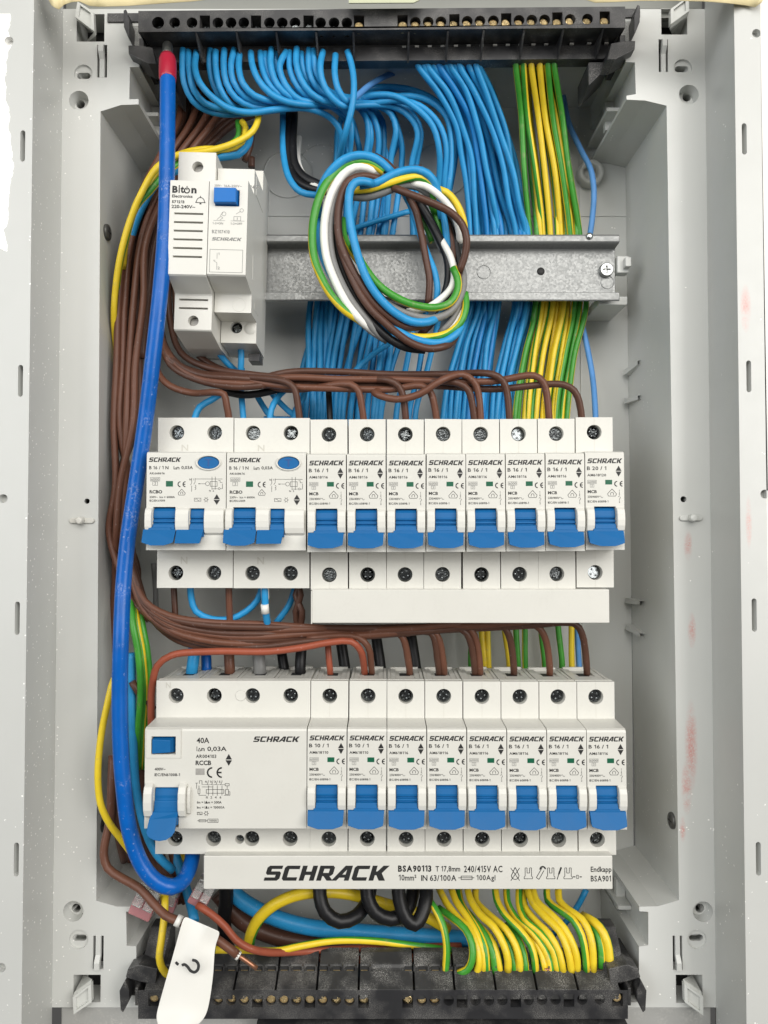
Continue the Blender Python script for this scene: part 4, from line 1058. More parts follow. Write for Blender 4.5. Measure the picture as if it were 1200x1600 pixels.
# ------------------------------------------------------------------ bell and push button modules on the bare rail
def bell():
    c = P(294.2, 355.3, 0); o = empty('bell_module', c, R(1.4))
    tag(o, 'white electric bell module marked Biton with six sound slots', 'electric bell')
    hw = 8.75; k = MB()
    sl = [rect(-6.6, 6.6, z-.45, z+.45) for z in (6.25, 2.3, -1.6, -5.55, -9.5, -13.4)]
    k.prism_x([(12, 40.5), (12, 22.2), (1, 21.9), (0, 21.4), (0, -21.4), (.8, -22), (12.6, -26.3), (13, -27), (13, -43), (13.6, -43.6), (34, -47), (55, -47), (58, -40), (58, 40.5)], -hw, hw, skip=(0, 3, 7))
    k.plate(rect(-hw, hw, 22.2, 40.5), [circ(.3, 33.6, 2.6, 20)], 12); k.pocket(circ(.3, 33.6, 2.6, 20), 12, 22, mb=1)
    k.plate(rect(-hw, hw, -21.4, 21.4), sl, 0)
    for h in sl: k.pocket(h, 0, 3, mb=1)
    s2 = [rect(-6.8, 6.8, z-.45, z+.45) for z in (-29.0, -33.0)]; h2 = circ(.2, -38.9, 2.5, 20)
    k.plate(rect(-hw, hw, -43, -27), s2+[h2], 13)
    for h in s2: k.pocket(h, 13, 15.5, mb=1)
    k.pocket(h2, 13, 23, mb=1)
    k.box(-7, 5, 11.6, 12.05, 22.3, 22.9, 1)
    k.build('body', [M['white'], M['dark']], o, bevel=.35)
    m = MB(); m.lathe_y([(2.1, 15.5), (2.4, 16), (2.4, 19)], .3, 33.6, 18); m.lathe_y([(2.0, 16.5), (2.3, 17), (2.3, 20)], .2, -38.9, 18); m.build('terminal_screw', M['window_grey'], o)
    p = Print(lambda x: (x-208)/16.0, lambda z: (620-z)/16.0, -.07)
    p.text('B', 84, 124, 318, 370, 0, .035); p.text('i', 129, 139, 312, 370, 0, .02); p.text('t', 143, 170, 320, 370, 0, .03); p.text('n', 222, 260, 331, 371, 0, .035)
    p.arc(190, 351, 18, 110, 430, 9, 0, 16); p.line([(190, 318), (190, 348)], 7)
    p.text('Electronics', 84, 232, 382, 404, 0, .012); p.text('571213', 84, 174, 424, 446, 0, .03); p.text('220-240V~', 82, 254, 457, 482, 0, .012)
    p.arc(290, 428, 28, 0, 180, 5, 0, 12); p.line([(254, 437), (326, 437)], 5); p.line([(262, 428), (255, 436)], 5); p.line([(318, 428), (325, 436)], 5); p.line([(290, 400), (290, 388)], 6); p.bar(284, 298, 441, 450)
    p.build('print', M['ink'], o, fix=False)
    return o
bell()
def push_module():
    c = P(355.7, 355.3, 0); o = empty('push_button_module', c, R(1.4))
    tag(o, 'white push button module with blue square button beside the Biton bell', 'push button module')
    f = lambda x: (x-482)/16.0; g_ = lambda z: (620-z)/16.0
    hw = 8.7; k = MB()
    k.prism_x([(39, 45), (39, 34.6), (15, 34), (15, 22.2), (1, 21.9), (0, 21.4), (0, -21.4), (.8, -22), (16, -25), (16.5, -25.6), (16.5, -34), (32, -34.2), (32, -44.6), (58, -46), (58, 45)], -hw, hw, skip=(5, 11))
    bh = rect(f(386), f(562), g_(466), g_(346)); k.plate(rect(-hw, hw, -21.4, 21.4), [bh], 0); k.pocket(bh, 0, 5, mb=1)
    sc = circ(-1.2, -36.9, 2.9, 22); k.plate(rect(-hw, hw, -44.6, -34.2), [sc], 32); k.pocket(sc, 32, 40, mb=1)
    k.box(-hw+.1, hw-.1, 15.2, 30, 30.5, 34.2); 
    k.build('body', [M['white'], M['dark']], o, bevel=.35)
    # clearance notches on the side and a rear foot
    for e in ((hw-.02, hw+.12, 17, 19, -18, -6), (hw-.02, hw+.1, 24, 36, -30, -27), (hw-.3, hw+.2, 20, 40, 24, 33)):
        q = MB(); q.box(*e); q.build('side_rib', M['white'], o, bevel=.1)
    b2 = MB(); x0, x1, z0, z1 = f(387), f(561), g_(464), g_(346)
    b2.v += [(x0, 5, z0), (x1, 5, z0), (x1, 5, z1), (x0, 5, z1), (x0-.2, -2.6, z0+.6), (x1-1.2, -2.6, z0+.8), (x1-1.2, -2.6, z1), (x0-.2, -2.6, z1)]
    for h in ((4,5,6,7),(0,1,5,4),(1,2,6,5),(2,3,7,6),(3,0,4,7)): b2.face(h)
    b2.build('push_button', M['button'], o, bevel=.3)
    r_ = MB(); r_.lathe_y([(3.25, 16.55), (3.2, 16.4), (2.95, 16.4), (2.9, 16.55)], f(520)+.6, -30.2, 26, cap=False); r_.lathe_y([(3.1, 32.05), (3.0, 31.9), (.05, 31.9)], 5.6, -37.2, 22); r_.box(-.1+.8, .1+.8, 31.93, 32.1, -44.4, -40.5); r_.build('knockout_disc', M['white'], o)
    inst(ME_SCREW, 'terminal_screw', o, (-1.2, 34.2, -36.9), (0, R(20), 0)).scale = (.85, .85, .85)
    k2 = MB(); k2.box(3, 8.5, 44, 55, -50.5, -47); k2.build('rail_latch', M['black_plastic'], o)
    p = Print(f, g_, -.07)
    p.text('250V~', 378, 432, 308, 324, 1); p.text('16A-250V~', 446, 576, 308, 326, 1, .005)
    p.text('BZ107410', 370, 498, 640, 666, 1, .01); p.logo(370, 588, 694, 718, 1)
    p.frame(358, 598, 782, 950, 3, 1); p.line([(412, 808), (412, 850)], 3, 1); p.text('1', 420, 428, 806, 824, 1); p.line([(388, 866), (412, 880), (412, 930)], 3, 1); p.text('2', 418, 434, 908, 928, 1); p.line([(386, 862), (400, 862)], 3, 1)
    p.line([(378, 572), (462, 572)], 2.4, 1); p.line([(402, 566), (430, 540), (446, 552), (424, 568)], 3, 1); p.arc(452, 522, 15, 0, 360, 3, 1, 10); p.line([(426, 536), (446, 512)], 3, 1); p.text('1-2=ON', 372, 448, 584, 600, 1)
    p.line([(502, 572), (602, 572)], 2.4, 1); p.frame(524, 576, 538, 572, 3, 1); p.line([(550, 546), (550, 564)], 4, 1); p.arc(580, 494, 13, 0, 360, 3, 1, 10); p.line([(540, 522), (572, 500)], 3, 1); p.text('1-2=OFF', 502, 586, 584, 600, 1)
    q = Print(lambda x: (x-482)/15.2, lambda z: (620-z)/15.2, 14.93); q.text('1BP45B', 548, 652, 218, 248, 1); q.m = [1]*len(q.m); p.add(q)
    p.build('print', [M['ink'], M['ink_grey']], o, fix=False)
    return o
push_module()
# foot of the bell on the rail
a = PX(320, 537, 60); c = PX(354, 562, 60); cx, cz = (a[0]+c[0])/2, (a[1]+c[1])/2
o = empty('rail_clip', (cx, 70, cz)); tag(o, 'small milky plastic clip below the bell module, behind a blue wire', 'rail clip')
k = MB(); hw, hh = (c[0]-a[0])/2, (a[1]-c[1])/2
hl_ = [rect(-hw*.62, -hw*.05, -hh*.55, hh*.25), rect(hw*.1, hw*.62, -hh*.55, hh*.25)]
k.plate(rect(-hw, hw, -hh, hh), hl_, -10); k.pocket(hl_[0], -10, -5, mb=1); k.pocket(hl_[1], -10, -5, mb=1)
k.pocket(rect(-hw, hw, -hh, hh), -10, 24); k.build('clip_body', [M['clear_tab'], M['dark']], o, bevel=.3)

# ------------------------------------------------------------------ wires
def conv(ox, oy, sc): return lambda pts: [(ox+x/sc, oy+y/sc, d) for x, y, d in pts]
def W(pts, r, mat, label, group, name, twist=0.0, phase=0.0, step=3.0, n=10, cat='wire'):
    mm = spline([P(*p) for p in pts], step)
    o0 = mm[0]; k = MB()
    k.tube([p-o0 for p in mm], r, n, 0, twist, phase)
    o = k.build(name, M[mat] if isinstance(mat, str) else mat, None, o0, fix=False)
    return tag(o, label, cat, group)
rnd = random.Random(11)
J = lambda a: rnd.uniform(-a, a)
def lerp(a, b, t): return a+(b-a)*t

# thin blue wires bending out of the upper bar
A0 = conv(270, 70, 4.0)
starts = [
 [(65,28,33),(62,120,32),(72,240,33),(125,350,36),(200,405,40),(300,432,44),(420,432,48)],
 [(97,40,33),(104,150,31),(130,280,32),(200,365,36),(300,398,41),(420,410,46)],
 [(148,45,33),(138,140,29),(170,240,27),(255,335,28),(360,402,31),(490,424,33),(640,405,35),(840,398,38)],
 [(235,28,35),(230,130,35),(255,250,36),(310,340,38),(400,395,43)],
 [(268,38,33),(268,130,32),(295,270,32),(350,360,35),(430,405,40)],
 [(322,30,33),(318,130,31),(335,240,31),(395,335,33),(500,388,36),(660,380,40)],
 [(385,28,33),(364,130,31),(380,230,31),(450,325,33),(560,365,36),(700,368,41)],
 [(417,62,33),(412,140,30),(440,245,29),(510,318,31),(620,352,34),(760,360,40)],
 [(488,48,33),(495,120,30),(535,220,29),(610,305,30),(720,358,32),(860,375,36)],
 [(548,45,34),(555,130,33),(590,230,32),(655,305,33),(760,350,36)],
 [(578,48,34),(585,140,34),(620,235,34),(690,310,35),(800,350,38)],
 [(618,25,33),(610,110,31),(635,215,31),(690,295,32),(790,352,35),(900,368,38)],
 [(643,45,35),(645,120,36),(680,215,37),(760,300,38),(860,340,41)],
 [(710,42,33),(668,125,31),(680,200,31),(730,290,32),(800,348,34),(920,362,38)],
 [(730,42,34),(730,140,33),(755,220,33),(820,305,34),(920,345,38)],
 [(775,22,33),(770,110,31),(800,215,31),(860,300,32),(940,350,35),(1030,375,38)],
 [(803,48,35),(808,130,35),(835,210,36),(890,285,38),(970,330,42)],
 [(853,25,34),(848,120,34),(865,210,34),(920,290,36),(1010,330,42)],
 [(878,30,34),(888,130,34),(900,190,35),(950,270,38),(1030,315,44)],
 [(938,42,33),(922,130,30),(930,210,30),(970,300,31),(1040,370,33),(1090,392,35)],
 [(1017,62,33),(1012,180,31),(1030,270,31),(1068,335,32),(1090,356,33)],
]
# where they go after the knot at about (545,165): down behind the rail
B0 = conv(500, 90, 4.0)
exits = [
 [(330,320,66),(390,400,68),(400,520,70),(392,640,72)],
 [(225,300,60),(285,370,60),(302,470,62),(288,600,66)],
 [(0,335,44),(75,385,46),(128,470,50),(122,600,60)],
 [(300,330,60),(355,430,62),(368,560,66),(350,680,70)],
 [(370,305,56),(445,355,57),(475,450,58),(445,620,64)],
 [(430,320,60),(485,440,62),(512,560,66),(508,690,70)],
 [(450,305,54),(555,365,54),(610,465,56),(570,690,64)],
 [(500,298,56),(590,370,56),(630,470,58),(600,690,66)],
 [(340,235,50),(470,242,48),(600,315,48),(705,430,50),(745,580,54),(742,800,64)],
 [(330,285,52),(480,268,50),(620,300,50),(735,405,52),(785,540,55),(775,810,64)],
 [(420,250,56),(560,240,54),(690,275,54),(790,370,55),(815,500,58),(800,820,64)],
 [(330,190,62),(470,185,62),(600,210,62),(720,270,64),(800,370,68),(850,500,72)],
 [(340,215,64),(500,195,64),(650,235,64),(760,330,66),(840,470,72)],
 [(190,390,58),(195,480,60),(185,600,66)],
 [(165,400,62),(162,480,64),(150,610,70)],
 [(210,420,66),(235,520,68),(250,600,72)],
 [(260,330,62),(310,420,62),(318,520,64),(300,620,70)],
 [(310,300,66),(370,400,68),(382,500,70),(420,640,74)],
 [(410,300,68),(470,400,68),(490,500,70),(430,680,76)],
 [(170,330,58),(180,420,60),(178,600,66)],
 [(140,360,60),(110,460,64),(105,600,70)],
]
n_ = len(starts)
# bottoms seen below the rail (x at py 478, x at py 600, x at py 652)
lows = [(548,530,524), (505,500,498), (483,482,478), (562,545,536), (580,560,548), (594,582,574), (640,612,596), (652,634,620), (668,655,640), (690,668,650), (606,592,584), (616,598,588), (626,606,594), (512,504,502), (500,490,488), (520,513,512), (537,520,516), (571,542,530), (588,570,560), (528,512,506), (494,490,492)]
for i in range(n_):
    st = A0(starts[i]); ex = B0(exits[i]); lo = lows[i]
    mid = []
    if i in (2,): ex = ex[1:]
    elif i not in (19, 20): mid = [(J(6)+527, 158+J(5)+ (4 if i < 8 else 0), 48+J(5))] if st[-1][0] < 500 else []
    a = lo[0]+J(2)
    tail = [(lerp(ex[-1][0], a, .35)+J(4), 365, 76+J(3)), (a, 474, 78+J(3)), (lo[1], 575, 76+J(3)), (lo[2], 640, 72), (lo[2]-2, 672, 70)]
    W(st+mid+ex+tail, 1.62, 'blue', '%s thin blue wire from the thick blue cable, curving out of the upper bar' % ORD[i], 'blue wires curving out of the upper bar', 'blue_wire')
W([(543,80,33)]+B0([(200,60,32),(212,160,31),(204,290,31),(160,470,36),(130,590,46),(105,720,60)])+[(520,365,76),(512,474,78),(505,600,76),(500,668,72)], 1.62, 'blue', 'thin blue wire last in line on the upper bar, crossing in front of others', 'blue wires curving out of the upper bar', 'blue_wire')
W(B0([(150,305,36),(230,240,40),(320,165,50),(450,100,62),(570,75,70),(640,85,75)])+[(700,118,76),(760,118,80),(800,122,84)], 1.5, 'blue_pale', 'pale blue wire arching up to the underside of the upper terminal bar', 'blue wires curving out of the upper bar', 'blue_wire')
for i, (x0, d0, x1) in enumerate(((505, 80, 470), (515, 82, 474), (560, 84, 520), (575, 82, 560))):
    W([(x0+40, 360, d0), (x0, 474, d0), (x1, 590, d0), (x1-4, 670, d0)], 1.6, 'blue', 'blue wire running slanted behind the coil and below the bare rail', 'slanted blue wires behind the coil', 'blue_wire')
W([(640,330,70),(560,355,72),(520,372,80)], 1.5, 'blue', 'blue wire running slanted behind the coil and below the bare rail', 'slanted blue wires behind the coil', 'blue_wire')
W([(608,537,68),(580,556,68),(552,585,66),(548,610,66)], 1.6, 'blue', 'blue wire sloping from below the coil down to the brown bundle', None, 'blue_wire')

# straight blue bundle
TB = [[(610,35),(740,210),(850,430),(890,600),(918,800),(930,1100)], [(640,40),(780,250),(895,470),(930,700),(948,900),(960,1100)], [(680,40),(820,220),(900,420),(950,600),(972,850),(985,1100)],
      [(720,35),(850,200),(920,380),(980,600),(1015,850),(1040,1100)], [(780,35),(880,220),(960,420),(1020,650),(1050,900),(1070,1100)], [(800,35),(900,200),(1000,470),(1050,700),(1085,900),(1115,1100)],
      [(840,35),(930,200),(1020,440),(1062,600),(1130,850),(1190,1080)], [(880,40),(980,210),(1090,470),(1170,720),(1215,950),(1240,1100)], [(950,30),(1040,250),(1130,500),(1190,750),(1235,930),(1270,1100)], [(1000,30),(1080,220),(1160,450),(1220,650),(1280,950),(1304,1100)]]
nB = 28
for i in range(nB):
    t = i/(nB-1.0); q = t*8.999; a = TB[int(q)]; c = TB[int(q)+1]; fr = q-int(q); lay = (i*2) % 5
    d = [39.5+.4*lay, 46+3.5*lay, 54+4*lay, 60+4*lay, 66+3*lay, 74+J(3)]
    pts = [(500+lerp(a[0][0], c[0][0], fr)/4-3, 66, 39)]
    for m in range(6):
        jj = (2.0, 3.5, 3.5, 3, 2.5, 2)[m]
        pts.append((500+lerp(a[m][0], c[m][0], fr)/4+J(jj), 90+lerp(a[m][1], c[m][1], fr)/4, d[m]))
    x2 = lerp(733, 780, t/.65) if t < .65 else lerp(801, 829, (t-.65)/.35); x2 += J(2)
    x3 = lerp(690, 760, t/.65) if t < .65 else lerp(766, 796, (t-.65)/.35)
    pts += [(x2, 474, 78+J(3)), (lerp(x2, x3, .45)+J(3), 540, 76+2*lay), (lerp(x2, x3, .8)+J(2), 600, 74+2*lay), (x3, 672, 70)]
    W(pts, 1.52, 'blue' if i % 6 != 4 else 'blue_deep', '%s blue wire of the straight bundle, counted from the coil' % ORD[i], 'blue wires in the straight bundle', 'blue_wire')
W([(880,150,80),(888,190,80),(908,235,76),(923,265,72),(928,300,70),(926,335,72),(921,372,74),(903,470,82),(908,500,80),(918,545,78),(926,590,74),(930,640,66),(931,672,62)], 1.55, 'blue_pale', 'single pale blue wire running down alone past the round screw boss', None, 'blue_wire')

# green and yellow earth wires
nG = 16
for i in range(nG):
    t = i/(nG-1.0); lay = (i*2) % 3; i6 = i % 14
    x0 = lerp(808, 868, t)+J(3); x1 = lerp(831, 909, t)+J(4); x2 = lerp(834, 910, t)+J(4); x3 = lerp(803, 885, t)+J(5)
    if i == nG-1: x2 += 8
    d = 56+6*lay
    W([(x0-1, 66, 39), (x0, 98, 39.5+lay), (lerp(x0, x1, .3)+J(4), 180, d), (lerp(x0, x1, .68)+J(4), 270, d+8), (x1, 365, 74+J(2)), (x2, 474, 78+J(2)), (lerp(x2, x3, .5)+J(3), 555, 76+2*lay), (lerp(x2, x3, .85), 620, 74+2*lay), (x3, 672, 72)], 1.52, 'gy_yellow' if i in (2, 4, 6, 9, 11) else 'gy', '%s earth wire of the straight bundle, counted from the blue wires' % ORD[i], 'earth wires in the straight bundle', 'earth_wire', twist=rnd.choice((-1, 1))*rnd.uniform(.0004, .0016), phase={0: .27, 1: .3, 2: .62, 3: .05, 4: .66, 5: .2, 6: .64, 7: .0, 8: .27, 9: .66, 10: .5, 11: .6, 12: .27, 13: .3}[i6])

# brown bundle down the side
def brown(pts, label, group, mat='brown', r=1.75): return W(pts, r, mat, label, group, 'brown_wire', step=3.5)
C0 = conv(140, 150, 3.2)
nD = 12
RT = [  # top-row targets: bend x, end x
 (590, 357, 338, 613), (592, 467, 448, 604), (590, 567, 549, 608), (596, 633, 607, 601), (603, 681, 659, 610), (602, 740, 717, 606), (594, 750, 722, 592), (592, 795, 770, 592), (593, 857, 835, 594), (604, 908, 880, 608)]
for i in range(nD):
    t = i/(nD-1.0)
    xt = lerp(285, 385, t); 
    d = 52+J(5)+ (i % 3)*7
    xm = lerp(196, 236, t)+J(3); xl = lerp(186, 228, t)+J(4); xd = lerp(178, 214, ((i*5) % nD)/(nD-1.0)); xe = lerp(173, 200, ((i*7) % nD)/(nD-1.0))
    top = [(xt, 130+12*t, d+14), (lerp(280, 345, t)+J(3), 190, d+4), (lerp(252, 305, t), 240, d), (lerp(222, 268, t)+J(3), 300, d-4), (xm, 380, d-8), (xl, 470, d-10)]
    if i >= 8 or True:
        mid = [(xd+4, 570, d-12), (xd, 660, d-14+J(2)), (xe+6+J(2), 760, d-14), (xe+J(3), 830, d-14)]
        bot = [(xe+16+J(3), 890, d-16), (205+J(5)+8*t, 935, d-18), (234+8*t, 968+J(4), d-20)] if i % 2 == 0 else [(xe-2+J(2), 900, d-6), (xe-3+J(3), 980, d), (lerp(172, 190, t), 1080, d+2), (lerp(174, 190, t)+J(2), 1180, d+4), (lerp(176, 200, t), 1290, d+6), (lerp(190, 240, t), 1340+20*t, d+12)]
        brown(top+mid+bot, 'brown wire in the thick bundle running down beside the thick blue cable', 'brown wires in the side bundle', 'brown' if i % 3 else 'brown_warm')
# upper row feeds
for i, (yb, xe, xb, yt) in enumerate(RT):
    yj = 578+i*3.2
    base = [(236+J(5), 380+J(20), 62), (240+J(4), 455, 54+J(3)), (250+J(3), 520, 48), (270+J(4), 562+i*.8, 42), (310, 580+i*1.6+J(2), 38+(i % 3)*4), (370, 586+i*2.0+J(2), 36+(i % 3)*4)]
    if i == 0: base = [(240, 520, 50), (246, 580, 46), (266, 603, 42), (300, 614, 40)]
    else:
        far = xb-30
        for x in (450, 530, 610, 690, 770):
            if x < far: base.append((x, lerp(596, 603, (x-450)/320.0)+(((i*3) % 7)-3)*3.2+J(1.5)+(-6 if i > 6 else 3), 34+(i % 4)*4))
    if i == 6: base = base[:-1]+[(585, 614, 30), (618, 624, 28), (655, 616, 27), (690, 594, 26)]
    e = [(xb, yt-7 if i else yt, 31), (lerp(xb, xe, .62), yt+3, 31), (xe-3, yt+20, 32), (xe+1, 655, 34), (xe+2, 672, 36)]
    brown(base+e, 'brown wire %s' % ['dropping into the RCBO beside the thick blue cable', 'dropping into the second RCBO', 'dropping behind the second narrow breaker of the upper row', 'dropping into the third narrow breaker of the upper row', 'dropping into the fourth narrow breaker of the upper row', 'dropping into the fifth narrow upper breaker beside a looped wire', 'looping below the bundle into the fifth narrow upper breaker', 'dropping into the sixth narrow breaker of the upper row', 'dropping into the seventh narrow breaker of the upper row', 'bending down last into the B 20 / 1 breaker'][i], 'brown feed wires of the upper row', 'brown' if i % 2 else 'brown_warm')
brown([(262,420,60),(266,500,56),(282,550,50),(318,572,44),(400,586,40),(520,594,40),(640,602,40)], 'brown wire curving from behind the bell module into the horizontal bundle', 'brown wires behind the bell module')
brown([(272,430,62),(280,510,58),(300,545,54),(340,575,50),(420,592,46)], 'brown wire curving from behind the bell module into the horizontal bundle', 'brown wires behind the bell module')
W([(345,610,46),(380,617,44),(420,612,44),(450,602,46)], 1.9, 'black', 'black wire lying under the upper brown bundle', None, 'black_wire')
W([(513,600,52),(515,640,50),(516,670,48)], 1.6, 'black', 'black wire dropping behind the first narrow upper breaker', None, 'black_wire')
brown([(167,618,52),(165,640,54),(170,680,58),(176,760,60)], 'brown wire end standing against the enclosure side wall', None)

# lower row feeds
LT = [(639, 622, 989), (685, 672, 988), (693, 676, 986), (741, 722, 984), (749, 728, 978), (802, 783, 977), (858, 836, 977), (916, 898, 975)]
for i, (xe, xb, yt) in enumerate(LT):
    k7 = ((i*3) % 8)/7.0
    base = [(196+J(3), 850+J(15), 34), (208+J(3), 900, 30), (228+J(3), 940+k7*16, 28), (265, 962+k7*26, 27), (325, 972+k7*34, 28+J(2)), (400, 975+k7*36, 28+J(2))]
    for x in (480, 560, 640, 730, 820):
        if x < xb-25: base.append((x, lerp(975+k7*34, yt-1, (x-400.0)/(xb-400)), 29+J(2)))
    e = [(xb, yt, 30), (lerp(xb, xe, .6), yt+14, 31), (xe-2, yt+38, 34), (xe+1, 1047, 38), (xe+1, 1056, 42)]
    brown(base+e, 'brown wire %s' % ['dropping into the third narrow breaker of the lower row', 'first of the pair dropping into the fourth narrow lower breaker', 'second of the pair dropping into the fourth narrow lower breaker', 'first of the pair dropping into the fifth narrow lower breaker', 'second of the pair dropping into the fifth narrow lower breaker', 'dropping into the sixth narrow breaker of the lower row', 'dropping into the seventh narrow breaker of the lower row', 'dropping into the last narrow breaker of the lower row'][i], 'brown feed wires of the lower row', 'brown' if i % 2 else 'brown_warm', 1.7)
for i in range(4):
    brown([(190+4*i, 830, 38), (206+3*i, 905, 34), (235+2*i, 955+i*5, 31), (290, 978+i*9, 31), (380, 980+i*9, 31), (470, 980+i*6, 33), (560, 985+i*2, 36), (640, 990, 44)], 'brown wire lying in the horizontal bundle between the breaker rows', 'brown wires between the rows', 'brown', 1.75)
brown([(480,998,28),(530,993,27),(560,996,27),(575,1010,28),(580,1040,36),(581,1056,42)], 'brown wire beside the orange wire in the second B 10 / 1 breaker', None, 'brown_warm', 1.6)
W([(237,1150,26),(236,1110,24),(238,1070,22),(246,1040,21),(268,1024,21),(330,1018,21),(420,1018,22),(470,1012,23),(520,1003,24),(548,1002,25),(562,1014,27),(569,1042,36),(570,1056,42)], 1.7, 'orange', 'orange brown wire arching over the residual current device to a B 10 / 1 breaker', None, 'orange_wire')
brown([(512,1000,40),(514,1030,38),(516,1050,40),(516,1058,44)], 'short orange brown wire end in the first B 10 / 1 breaker', None, 'orange', 1.6)

# stout wires into the residual current device
for pts, r, mt, lab in (([(304,1000,44),(303,1025,42),(300,1046,42),(299,1060,44)], 2.9, 'blue', 'stout blue wire entering the top of the residual current device'),
                        ([(358,990,46),(358,1025,43),(359,1046,42),(359,1060,44)], 2.6, 'brown_warm', 'stout brown wire entering the top of the residual current device'),
                        ([(401,1000,46),(404,1025,43),(406,1046,42),(406,1060,44)], 3.2, 'grey', 'stout grey wire entering the top of the residual current device'),
                        ([(472,1000,46),(470,1025,43),(469,1046,42),(469,1060,44)], 2.8, 'black', 'stout black wire entering the top of the residual current device')):
    W(pts, r, mt, lab, 'stout wires into the residual current device', mt.split('_')[0]+'_wire')
for pts in ([(322,1020,50),(323,1050,48)], [(440,1020,52),(445,1050,50)]):
    W(pts, 2.6, 'cable_blue' if pts[0][0] < 400 else 'black', '%s wire end behind the top of the residual current device' % ('dark blue' if pts[0][0] < 400 else 'black'), None, 'dark_wire')
for x in (534, 590, 645):
    W([(x-4,985,60),(x,1010,58),(x+5,1045,56),(x+6,1065,56)], 2.9, 'black', '%s black cable behind the lower narrow breakers, counted from the orange wire' % ORD[{534: 0, 590: 1, 645: 2}[x]], 'black cables behind the lower row', 'black_cable')
# wires between the rows, under the double breakers
W([(297,905,26),(299,935,27),(306,955,28),(330,967,29),(360,967,30),(385,955,30),(402,938,29),(410,915,27),(411,900,26)], 1.6, 'blue', 'blue wire looping between the two RCBO undersides', None, 'blue_wire')
o = W([(413,900,22),(414,930,22),(415,955,24),(420,985,30)], 1.7, 'blue', 'blue wire with two white bands under the second RCBO', None, 'banded_wire')
for y0, y1 in ((913, 936), (944, 958)):
    k = MB(); a, c = P(413.5, y0, 22), P(414.6, y1, 23); k.tube([(p-Vector(P(413,900,22))) for p in (Vector(a), Vector(c))], 1.95, 12); k.build('white_band', M['label'], o)
brown([(271,905,34),(273,945,33),(275,985,34)], 'brown wire dropping from the first RCBO to the lower bundle', None, 'brown', 1.5)
brown([(357,905,26),(358,940,27),(360,985,30)], 'warm brown wire dropping straight from the first RCBO', None, 'brown_warm', 1.6)
brown([(463,905,28),(470,930,27),(462,955,29),(466,985,32)], 'twisted brown wire under the second RCBO', 'twisted pair of brown wires', 'brown', 1.6)
brown([(473,905,28),(462,930,29),(472,955,27),(468,985,32)], 'twisted brown wire under the second RCBO', 'twisted pair of brown wires', 'brown', 1.6)
W([(462,915,36),(452,945,36),(438,965,36),(430,975,38)], 1.6, 'blue', 'short blue wire behind the twisted brown pair', None, 'blue_wire')
W([(240,880,60),(243,920,62),(244,960,66)], 1.4, 'grey', 'thin grey wire behind the lower corner of the first RCBO', None, 'grey_wire')
for i, (pts) in enumerate(([(232,560,56),(300,640,52),(330,625,48),(300,652,44),(296,672,42)], )):
    W([(372,598,56),(350,612,52),(330,625,48),(312,636,46),(304,655,44),(300,674,42)], 1.7, 'blue', 'blue wire bending into the first RCBO from behind', 'blue wires above the double breakers', 'blue_wire')
for pts in ([(378,575,52),(377,610,52),(380,650,50),(382,672,48)], [(420,674,42),(424,640,42),(436,618,46),(450,606,52)], [(398,612,58),(412,636,58),(424,652,58),(450,664,58)], [(422,612,60),(440,632,60),(458,648,60),(470,656,60)], [(478,600,60),(474,622,60),(462,640,60),(456,670,58)], [(412,655,60),(440,655,62),(470,656,62)]):
    W(pts, 1.6, 'blue', 'blue wire crossing in the gap above the second RCBO', 'blue wires above the double breakers', 'blue_wire')
W([(330,520,52),(334,535,50),(345,556,48),(362,574,50),(380,590,56)], 1.6, 'blue', 'blue wire coming out of the bell module', None, 'blue_wire')
W([(375,530,44),(377,555,44),(376,580,46),(374,600,50)], 1.6, 'blue', 'blue wire coming straight down out of the push button module', None, 'blue_wire')
# earth wires glimpsed between the rows
for i, x in enumerate((737, 752, 762, 788, 806, 820, 845, 872, 893)):
    W([(x-3+J(3), 900, 76), (x, 980, 74), (x+3+J(5), 1040, 74), (x+4, 1080, 74)], 1.6, 'gy_yellow' if i in (1, 3, 8) else 'gy', '%s earth wire glimpsed between the breaker rows, counted from the orange wire' % ORD[i], 'earth wires between the rows', 'earth_wire', twist=.001, phase=(.64+J(.06)) if i in (1, 2, 3, 8) else .25+J(.1))
W([(899,930,76),(902,990,76),(906,1060,76)], 1.5, 'blue_pale', 'pale blue wire glimpsed beside the last earth wire between the rows', None, 'blue_wire')

# thick blue cable with its red crimp
cab = [(262,112,10),(262,160,8),(261,260,5),(258,360,3),(250,460,1),(239,560,3),(227,660,7),(212,760,9),(200,840,9),(193,910,8),(189,1000,4),(187,1080,5),(188,1160,5),(193,1230,5),(203,1300,6),(222,1352,7),(245,1378,8),(268,1386,9),(287,1375,16),(297,1354,22),(301,1336,27),(302,1315,31)]
o = W(cab, 3.55, 'cable_blue', 'thick dark blue cable with red crimp, looping past both breaker rows', None, 'thick_blue_cable', n=18, cat='cable')
o0 = Vector(P(*cab[0]))
k = MB(); mm = [Vector(P(x, y, d))-o0 for x, y, d in ((262, 90, 13), (262, 95, 12), (262, 108, 10.5), (262, 122, 10), (262.5, 126, 9.5))]
k.tube(mm, [3.5, 4.0, 4.1, 4.0, 3.7], 18); k.build('crimp_sleeve', M['crimp'], o)
k = MB(); mm = [Vector(P(x, y, d))-o0 for x, y, d in ((262, 72, 20), (262, 82, 15), (262, 91, 13))]; k.tube(mm, 2.4, 14); k.build('ferrule', M['screw_bright'], o)

